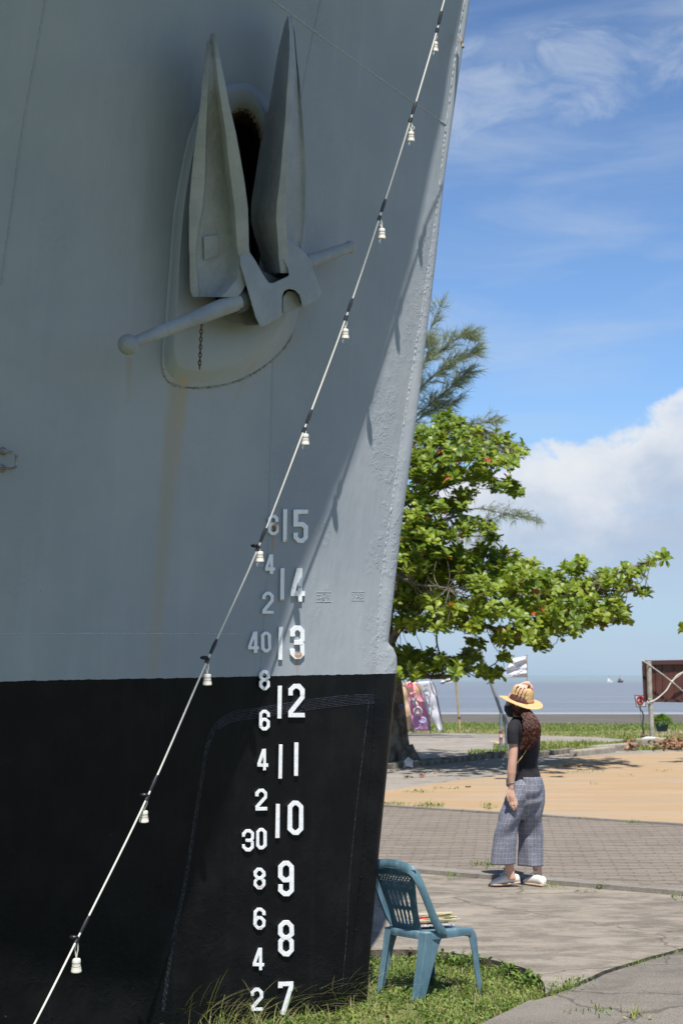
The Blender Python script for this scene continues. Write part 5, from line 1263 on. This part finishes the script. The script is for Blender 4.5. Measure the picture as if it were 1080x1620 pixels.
for k_ in range(110):
    oy = random.gauss(0, .019); oz = .020+abs(random.gauss(0, .014)); sp_a = random.gauss(0, .055); L_ = random.uniform(.09, .13)
    a_ = sc_-dx*L_+dy_*(oy-sp_a*L_)+Vector((0, 0, oz)); c_ = sc_+dx*(L_+.01)+dy_*(oy+sp_a*L_)+Vector((0, 0, oz+random.uniform(-.004, .012)))
    tube(bms[k_ % 3], [a_, (a_+c_)/2, c_], random.uniform(.0016, .003), 5)
for bm, mm_ in zip(bms, mats): obj('sticks', bm, mm_, bd)
bm = bmesh.new(); tube(bm, [sc_-dx*.085+Vector((0, 0, .02)), sc_-dx*.045+Vector((0, 0, .02))], [.034, .036], 16)
for v in bm.verts: v.co.z = sc_.z+.02+(v.co.z-sc_.z-.02)*.72
obj('red_band', bm, mat('red_wrapper', (.62, .06, .09), .5, (.55, .30, .25), 40, lo=.55, hi=.7), bd, smooth=50)

# ================================================================== WOMAN
T0 = 12.44
def WP(u, v, dy=0.): return np.array(at(u, v, T0+dy))
pw = empty('person', G(820, 1401, 0), 'woman in black t-shirt, checked grey trousers and straw hat, one hand on the hat', 'person')
m_skin = mat('skin', (.56, .33, .24), .5, (.62, .38, .28), 10, .1, 120, .002, Subsurface_Weight=.12, Subsurface_Radius=(.02, .008, .004))
def ell_tube(bm, rows, n=24, cap=(True, True)):
    """rows: (center, rx, ry, yaw)"""
    R = []
    for c, rx, ry, yw in rows:
        R.append([Vector(c)+Vector((math.cos(a_)*rx*math.cos(yw)-math.sin(a_)*ry*math.sin(yw), math.cos(a_)*rx*math.sin(yw)+math.sin(a_)*ry*math.cos(yw), 0)) for a_ in [2*math.pi*i/n for i in range(n)]])
    return loft(bm, R, cap)
bm = bmesh.new()
# head in its own frame: face looks along hd
hd = Vector((-.90, .36, -.06)).normalized(); hs = Vector((-hd.y, hd.x, 0)).normalized(); hu = hd.cross(hs).normalized(); hu = hu if hu.z > 0 else -hu
HC = Vector(WP(818.5, 1113, 0))
hb = bmesh.new(); bmesh.ops.create_icosphere(hb, subdivisions=5, radius=1)
for v in hb.verts:
    x, y, z = v.co
    f = x*.092; s2 = y*.073; u2 = z*.108
    if z < 0: f *= 1-.10*(-z)**2; s2 *= 1-.30*(-z)**1.5
    if x > 0: s2 *= 1-.12*x; f += .004*math.exp(-((z+.75)/.18)**2)*x
    f += .020*math.exp(-(y/.13)**2-((z+.12)/.17)**2)*(x > 0)            # nose
    f += .006*math.exp(-(y/.35)**2-((z+.48)/.1)**2)*(x > 0)             # lips
    f -= .009*(math.exp(-((abs(y)-.36)/.16)**2-((z-.06)/.12)**2))*(x > 0)  # eye sockets
    f += .004*math.exp(-((z-.24)/.1)**2)*(x > 0)
    v.co = HC+hd*f+hs*s2+hu*u2
tmp = bpy.data.meshes.new('tmp'); hb.to_mesh(tmp); hb.free(); bm.from_mesh(tmp)
for sd in (1, -1):                                                     # ears
    tube(bm, [HC+hs*sd*.070-hd*.004+hu*.018, HC+hs*sd*.082-hd*.012+hu*.004, HC+hs*sd*.079-hd*.008-hu*.018, HC+hs*sd*.070+hd*.002-hu*.030], [.008, .013, .011, .006], 10)
tube(bm, [WP(817, 1122), WP(820, 1134, .01), WP(824, 1146, .01), WP(826, 1156, 0)], [.050, .050, .056, .07], 18)
TZ = math.radians(-25)
ell_tube(bm, [(WP(825, 1147), .07, .10, TZ), (WP(827, 1153), .075, .13, TZ), (WP(829, 1170), .078, .115, TZ), (WP(831, 1195), .078, .10, TZ), (WP(832, 1215), .088, .11, TZ), (WP(833, 1238), .095, .10, TZ), (WP(833, 1258), .09, .095, TZ), (WP(830, 1276), .06, .07, TZ)])
def limb(P, R, n=14): 
    C_ = catmull(P, 5); tube(bm, C_, list(np.interp(np.linspace(0, 1, len(C_)), np.linspace(0, 1, len(R)), R)), n)
limb([WP(816, 1152, -.09), WP(811, 1165, -.15), WP(811.5, 1185, -.17), WP(810, 1206, -.18), WP(808.5, 1222, -.18), WP(808, 1242, -.18), WP(808, 1248, -.18)], [.036, .037, .036, .035, .036, .023, .022])
limb([WP(830, 1152, .09), WP(832, 1142, .20), WP(829, 1122, .33), WP(834, 1100, .24), WP(836, 1088, .12), WP(834.5, 1082.5, .05)], [.045, .045, .038, .034, .026, .022])
limb([WP(824, 1262, -.06), WP(812, 1290, -.06), WP(801, 1322, -.07), WP(802, 1350, -.06), WP(807, 1380, -.06), WP(809, 1390, -.06)], [.06, .06, .05, .045, .032, .034])
limb([WP(843, 1262, .06), WP(841, 1290, .06), WP(838, 1322, .06), WP(845, 1350, .06), WP(850.5, 1382, .06), WP(852, 1392, .06)], [.06, .06, .05, .045, .032, .034])
# left hand, hanging relaxed
def P_(u, v, d): return WP(u, v, -.18+d)
ell = [(P_(808, 1245, 0), .020, .016), (P_(807.5, 1252, -.002), .027, .019), (P_(808.5, 1260, -.004), .034, .019), (P_(811, 1267, 0), .033, .018)]
ell_tube(bm, [(c, rx, ry, .2) for c, rx, ry in ell], 14)
for pts_, r in [([P_(805.5, 1265, .0), P_(805.8, 1272, -.004), P_(808.5, 1278, -.002)], .0088), ([P_(808.5, 1267, -.008), P_(809.5, 1275, -.012), P_(812, 1281.5, -.006)], .009), ([P_(812.5, 1267, -.008), P_(814.3, 1275, -.012), P_(815.2, 1280.5, -.004)], .0088), ([P_(815.5, 1265, -.002), P_(817.4, 1272, -.004), P_(817.5, 1277, .004)], .0078), ([P_(804, 1252, -.008), P_(801.8, 1260, -.012), P_(803.4, 1267, -.01)], .0098)]:
    C_ = catmull(pts_, 4); tube(bm, C_, list(np.linspace(r*1.08, r*.78, len(C_))), 10); ball(bm, C_[-1], r*.8, 8, 6)
# hand resting on the hat
def Q_(u, v, d): return WP(u, v, d+(.022 if d < -.05 else 0))
ell_h = [(835, 1081.5, .055), (832.5, 1080.8, .0), (829.5, 1083, -.045)]
C_ = [Vector(Q_(*e_)) for e_ in ell_h]
R = []
for c, wx, th in zip(C_, (.022, .034, .040), (.016, .017, .015)):
    R.append([c+Vector((math.cos(a_)*wx, -math.sin(a_)*.006, math.sin(a_)*th)) for a_ in [2*math.pi*i/14 for i in range(14)]])
loft(bm, R)
for pts_, r in [([Q_(824, 1083.5, -.045), Q_(818.8, 1084, -.072), Q_(815.2, 1087.8, -.088)], .0086), ([Q_(826.5, 1084, -.055), Q_(821.4, 1088, -.092), Q_(818.3, 1095, -.106)], .0090), ([Q_(829.5, 1084.5, -.058), Q_(826, 1090, -.103), Q_(822.6, 1098, -.118)], .0090), ([Q_(833, 1084.5, -.052), Q_(831.5, 1090.5, -.1), Q_(829.5, 1097.5, -.117)], .0082), ([Q_(836.5, 1082.5, -.01), Q_(840.8, 1087, -.04), Q_(842.2, 1094.5, -.055)], .0095)]:
    C_ = catmull(pts_, 4); tube(bm, C_, list(np.linspace(r*1.1, r*.78, len(C_))), 10); ball(bm, C_[-1], r*.8, 8, 6)
bmesh.ops.recalc_face_normals(bm, faces=bm.faces)
body = obj('body', bm, m_skin, pw)
rm = body.modifiers.new('remesh', 'REMESH'); rm.mode = 'VOXEL'; rm.voxel_size = .0052; rm.use_smooth_shade = True
cs = body.modifiers.new('smooth', 'SMOOTH'); cs.iterations = 3; cs.factor = .5
# eyes (only seen from the far side) 
bm = bmesh.new()
for sd in (1, -1): ball(bm, HC+hd*.079+hs*sd*.030+hu*.006, .0125, 12, 8)
obj('eyes', bm, mat('eye_white', (.7, .68, .66), .3), body, smooth=80)
bm = bmesh.new()
for sd in (1, -1): ball(bm, HC+hd*.0865+hs*sd*.030+hu*.006, .0062, 10, 6)
obj('irises', bm, mat('iris', (.03, .015, .01), .3), body, smooth=80)
# mask
bm = bmesh.new(); rings = []
for j in range(9):
    e_ = -.62+j*.078; r = []
    for i in range(19):
        a_ = math.radians(-72+8*i); f = math.cos(a_); pk = .020*math.exp(-(a_/.35)**2)*(1-abs(j-4.5)/6)
        zz_ = e_*.13-(.012 if j < 3 else 0)*abs(math.sin(a_)); kx = 1-.32*max(0, -e_-.1)
        r.append(HC+hd*((.098*kx)*f+pk)+hs*(.079*kx)*math.sin(a_)+hu*(zz_-.012))
    rings.append(r)
loft(bm, rings, (False, False), False); mk = obj('face_mask', bm, mat('black_cloth_mask', (.010, .010, .012), .8), pw, smooth=70); s_ = mk.modifiers.new('thickness', 'SOLIDIFY'); s_.thickness = .003; s_.offset = 1
bm = bmesh.new()
for sd in (1, -1): tube(bm, catmull([HC+hd*.035+hs*sd*.078+hu*.0, HC-hd*.01+hs*sd*.088+hu*.022, HC-hd*.022+hs*sd*.086-hu*.0, HC+hd*.03+hs*sd*.07-hu*.055], 5), .0018, 6)
obj('ear_loop', bm, mk.data.materials[0], mk)
# straw hat
ax = Vector((.215, -.24, 1)).normalized(); hx = ax.orthogonal().normalized(); hx = (Vector((1, 0, 0))-ax*ax.x).normalized(); hy = ax.cross(hx)
HB = Vector(WP(824, 1107.5, .01))
m_straw, t, b = base_mat('woven_straw')
co = t.new('ShaderNodeTexCoord').outputs['Object']
wv1 = t.new('ShaderNodeTexVoronoi'); wv1.inputs['Scale'].default_value = 120; t.link(co, wv1.inputs[0])
k = t.mix(t.smooth(wv1.outputs['Distance'], .15, .5), (.72, .53, .28), (.55, .36, .16))
k = t.mix(t.math('MULTIPLY', t.smooth(t.noise(co, 55, 3), .56, .64), .4), k, (.30, .17, .07))
t.link(k, b.inputs['Base Color']); b.inputs['Roughness'].default_value = .75; t.link(t.bump(wv1.outputs['Distance'], .8, .004), b.inputs['Normal'])
hat = None
def hat_lathe(prof, wob=0):
    R = []
    for r, h in prof:
        R.append([HB+hx*r*math.cos(a_)*1.0+hy*r*.92*math.sin(a_)+ax*(h+(wob*(r/.17)**3*math.sin(2*a_+.5)*.010 if r > .1 else 0)-(.02*max(0, (1-r/.06))*(h > .08) if r < .06 else 0)*1) for a_ in [2*math.pi*i/48 for i in range(48)]])
    return R
prof = [(.001, .104), (.03, .108), (.055, .113), (.072, .108), (.083, .092), (.090, .06), (.094, .03), (.096, .006), (.104, .0), (.13, -.004), (.155, -.008), (.175, -.010), (.176, -.014), (.155, -.012), (.13, -.008), (.104, -.005), (.092, .002), (.088, .03), (.082, .07), (.06, .10), (.001, .098)]
bm = bmesh.new(); loft(bm, hat_lathe(prof, 1), (False, False)); finish(bm); hat = obj('straw_hat', bm, m_straw, pw, smooth=60)
bm = bmesh.new(); loft(bm, hat_lathe([(.0975, .006), (.1015, .007), (.1000, .022), (.0955, .023)]), (False, False)); obj('hat_band', finish(bm), mat('brown_ribbon', (.55, .30, .16), .6), hat, smooth=60)
# shirt
m_shirt = mat('black_tshirt', (.008, .0075, .011), .9, (.014, .013, .018), 8, .5, 12, .02)
yw = math.radians(-25)
bm = bmesh.new(); rows = []
for v, ul, ur, ry in [(1134.5, 811.5, 829.5, .052), (1137.5, 809.5, 833, .068), (1141, 807, 840, .11), (1146, 804.5, 847, .145), (1153, 803.5, 851, .16), (1163, 804.5, 853, .158), (1178, 808, 853.5, .15), (1195, 810.5, 850.5, .138), (1208, 811, 849, .13), (1219, 810, 851, .135), (1229, 808.5, 855, .145), (1236.5, 807, 857.5, .152)]:
    c = (ul+ur)/2; hw = (ur-ul)/2/201; rows.append((WP(c, v, 0), hw, ry*.92, 0))
# densify and add folds
rr = resample(np.array([[*c, a_, b_] for c, a_, b_, _ in rows]), 46)
R = []
for j, r_ in enumerate(rr):
    ring = []
    for i in range(56):
        a_ = 2*math.pi*i/56; ff = 1+.030*noise.noise(Vector((math.cos(a_)*2.2, math.sin(a_)*2.2+j*.12, j*.20)))+.016*math.sin(j*.55+3*a_)*min(1, j/30)
        zd = -.012*math.cos(a_)*(1 if j > 40 else 0)
        ring.append(Vector(r_[:3])+Vector((math.cos(a_)*r_[3]*ff, math.sin(a_)*r_[4]*ff, zd)))
    R.append(ring)
loft(bm, R, (False, False)); sh = obj('t_shirt', bm, m_shirt, pw, smooth=80); s_ = sh.modifiers.new('thickness', 'SOLIDIFY'); s_.thickness = .003
bm = bmesh.new()
sl_i = 0
for P, Rr in (([WP(819, 1147, -.06), WP(813.5, 1148.5, -.11), WP(811, 1155, -.15), WP(810.5, 1165, -.165), WP(811, 1176.5, -.172)], [.046, .050, .048, .046, .044]), ([WP(828, 1150, .08), WP(831, 1146, .16), WP(831, 1138, .24)], [.056, .055, .05])):
    bm = bmesh.new(); C_ = catmull(P, 6); tube(bm, C_, list(np.interp(np.linspace(0, 1, len(C_)), np.linspace(0, 1, len(Rr)), Rr)), 28, False); obj('sleeve', bm, m_shirt, sh, smooth=80)
# trousers
m_tr, t, b = base_mat('checked_linen')
a_ = t.new('ShaderNodeAttribute', attribute_name='fc').outputs['Vector']; fx, fy, _ = t.sep(a_)
def lines(x, sp, wd_):
    f = t.math('FRACT', t.math('DIVIDE', x, sp)); d = t.math('ABSOLUTE', t.math('SUBTRACT', f, .5)); return t.math('LESS_THAN', d, wd_)
g1 = t.math('MAXIMUM', lines(fx, .034, .045), lines(fy, .040, .040))
nn = t.noise(t.mapping(a_, (160, 25, 1)), 1, 4, .7); nn2 = t.noise(t.mapping(a_, (25, 160, 1)), 1, 4, .7)
k = t.mix(t.smooth(t.math('ADD', nn, nn2), .8, 1.2), (.115, .125, .165), (.21, .22, .27))
k = t.mix(t.math('MULTIPLY', g1, .42), k, (.50, .48, .50))
t.link(k, b.inputs['Base Color']); b.inputs['Roughness'].default_value = .85
bm = bmesh.new(); lay = []
def leg_loft(rows, n=56, m_=60, seed=0, dy0=0):
    rr = resample(np.array([[*WP((ul+ur)/2, v, dy), (ur-ul)/2/201, ry] for v, ul, ur, ry, dy in rows]), m_)
    R = []; L = 0
    for j, r_ in enumerate(rr):
        ring = []
        if j: L += np.linalg.norm(rr[j][:3]-rr[j-1][:3])
        for i in range(n):
            a_ = 2*math.pi*i/n; f = j/m_
            fold = .06*math.sin(3*a_+seed+f*2.2)*(.2+f)+.030*math.sin(5*a_-seed*2-f*4)*(.3+f)+.03*noise.noise(Vector((math.cos(a_)*1.8+seed, math.sin(a_)*1.8, f*5)))+.045*math.sin(f*20+a_*2+seed)*math.exp(-((f-.55)/.2)**2)
            q = 1+fold*1.25; ring.append(Vector(r_[:3])+Vector((math.cos(a_)*r_[3]*q, math.sin(a_)*r_[4]*q, 0)))
            lay.append((a_*.115+seed, L, 0))
        R.append(ring)
    loft(bm, R, (False, False))
leg_loft([(1229, 812, 846, .12, -.0), (1240, 808, 842, .12, -.03), (1262, 799, 838, .115, -.05), (1290, 788, 824, .108, -.06), (1320, 780.5, 815, .10, -.06), (1345, 776, 813.5, .105, -.06), (1366, 774, 812.5, .11, -.06)], seed=.4)
leg_loft([(1229, 822, 855.5, .12, .0), (1240, 824, 859, .13, .02), (1252, 824, 861, .135, .04), (1268, 823, 860.5, .14, .035), (1290, 821, 857.5, .13, .045), (1320, 820.5, 858, .10, .06), (1345, 820.5, 859, .10, .06), (1369, 820.5, 858.5, .105, .06)], seed=2.3)
leg_loft([(1228, 810.5, 855.5, .14, 0), (1238, 808.5, 858, .148, 0), (1252, 803, 860, .152, 0), (1268, 800, 859.5, .135, 0), (1282, 803, 855, .10, 0), (1296, 810, 846, .06, 0)], m_=26, seed=5.1)
bmesh.ops.recalc_face_normals(bm, faces=bm.faces)
me = bpy.data.meshes.new('trousers'); bm.to_mesh(me); bm.free(); fattr(me, 'fc', lay)
o = obj('trousers', me, m_tr, pw, smooth=80); s_ = o.modifiers.new('thickness', 'SOLIDIFY'); s_.thickness = .003
# hair
m_hair = mat('auburn_hair', (.13, .036, .019), .45, (.05, .016, .010), 40, spec=.6)
bm = bmesh.new()
ball(bm, HC-hd*.016+hu*.004, 1, 24, 16, (.094, .088, .108)); 
for k_ in range(30):
    a_ = random.uniform(-1.4, 1.4); C_ = [HC-hd*.085*math.cos(a_)+hs*.085*math.sin(a_)+hu*.03, HC-hd*.098*math.cos(a_*.6)+hs*.06*math.sin(a_)-hu*.02, HC-hd*.09+hs*.0-hu*.045]
    tube(bm, catmull(C_, 5), .009, 6)
spine = [WP(823, 1114, -.05), WP(830, 1124, -.09), WP(837.5, 1137, -.14), WP(841.5, 1152, -.17), WP(840, 1168, -.17), WP(834, 1180, -.165), WP(828, 1187, -.16)]
SPN = np.array(catmull(spine, 10)); wid = np.interp(np.linspace(0, 1, len(SPN)), [0, .2, .45, .7, .9, 1], [.022, .045, .066, .066, .045, .02])
for k_ in range(420):
    a0_ = random.uniform(0, 6.28); r0_ = math.sqrt(random.random()); ph = random.uniform(0, 6.28); fr = random.uniform(12, 40); cu0 = random.uniform(.002, .0062); i0 = random.randint(0, 8); i1 = random.randint(int(len(SPN)*.55), len(SPN))
    P = []
    for i in range(i0*3, i1*3):
        x = i/3; j = min(int(x), len(SPN)-2); c = SPN[j]+(SPN[j+1]-SPN[j])*(x-j); w_ = wid[j]*r0_
        f = i/(len(SPN)*3)
        cu = cu0*min(1, i/20)
        P.append(c+np.array([math.cos(a0_)*w_+cu*math.cos(fr*f*2+ph), math.sin(a0_)*w_*.65+cu*math.sin(fr*f*2+ph), cu*.5*math.sin(fr*f*2+ph+1)]))
    if len(P) > 4: tube(bm, P, list(np.linspace(.0026, .0013, len(P))), 5, False)
obj('hair', bm, m_hair, pw, smooth=80)
# shoes
m_shoe = mat('off_white_canvas', (.74, .72, .67), .75, (.66, .63, .58), 20, .3, 90, .002); m_sole = mat('tan_sole', (.42, .30, .22), .7)
def shoe(heel, toe, base_z, lift=0.):
    h_ = Vector(heel); t_ = Vector(toe); d = (t_-h_); L_ = d.length; d.normalize(); s2 = Vector((-d.y, d.x, 0)).normalized(); up = d.cross(s2); up = up if up.z > 0 else -up
    def ring(x, hw, z0, z1, n=20):
        return [h_+d*L_*x+s2*hw*math.copysign(abs(math.cos(a_))**.75, math.cos(a_))+up*(z0+(z1-z0)*(.5+.5*math.copysign(abs(math.sin(a_))**.75, math.sin(a_)))) for a_ in [2*math.pi*i/n for i in range(n)]]
    bm = bmesh.new(); loft(bm, [ring(0, .018, .008, .045), ring(.03, .030, .006, .062), ring(.12, .036, .006, .070), ring(.28, .036, .006, .070), ring(.42, .038, .006, .078), ring(.55, .042, .006, .068), ring(.70, .046, .006, .052), ring(.85, .044, .006, .040), ring(.95, .034, .006, .030), ring(1.0, .016, .008, .022)]); finish(bm)
    s = obj('shoe', bm, m_shoe, pw, smooth=60)
    bm = bmesh.new(); loft(bm, [ring(-.01, .020, -.008, .012), ring(.03, .034, -.010, .014), ring(.3, .040, -.010, .014), ring(.7, .050, -.010, .014), ring(.9, .044, -.008, .016), ring(1.015, .018, -.004, .014)]); finish(bm); obj('sole', bm, m_sole, s, smooth=60)
    bm = bmesh.new()
    for x in (.46, .54, .62): tube(bm, [h_+d*L_*x+s2*.026+up*(.088-.05*(x-.4)), h_+d*L_*(x+.02)+up*(.094-.07*(x-.4)), h_+d*L_*x-s2*.026+up*(.088-.05*(x-.4))], .0035, 6)
    for sg_ in (1, -1): tube(bm, catmull([h_+d*L_*.47+up*.088, h_+d*L_*.42+s2*.02*sg_+up*.105, h_+d*L_*.5+s2*.034*sg_+up*.085], 5), .003, 6)
    obj('laces', bm, m_shoe, s, smooth=60)
shoe(G(821.5, 1396, .030), G(775.5, 1400.5, .012), 0); shoe(G(860.5, 1401, .012), G(830.5, 1396.5, .012), 0)
# chain strap, bag, bracelet
bm = bmesh.new()
cpth = resample(catmull([WP(836, 1176, -.155), WP(832, 1186, -.162), WP(826, 1196, -.158), WP(820, 1204, -.15), WP(814, 1212, -.13), WP(807, 1225, -.10)], 5), 46)
for i, p in enumerate(cpth): ball(bm, p, .0042, 6, 4, (1.2, 1, 1) if i % 2 else (.7, 1, 1.2))
tube(bm, cpth, .0018, 5); bag = obj('chain_strap', bm, mat('gold_chain', (.55, .42, .20), .35, metal=.8), pw, smooth=60)
bm = bmesh.new(); box(bm, WP(804.5, 1238, -.02), (.035, .12, .07)); obj('handbag', finish(bm, .015, 3), mat('black_leather', (.012, .012, .014), .4), pw, smooth=40)
bm = bmesh.new(); c_ = Vector(WP(808, 1238, -.18)); tube(bm, [c_+Vector((math.cos(x)*.0275, math.sin(x)*.0275, .006*math.cos(x))) for x in np.linspace(0, 6.2832, 20)], .003, 6, False); obj('bracelet', bm, mat('silver', (.6, .6, .6), .3, metal=.9), pw, smooth=60)
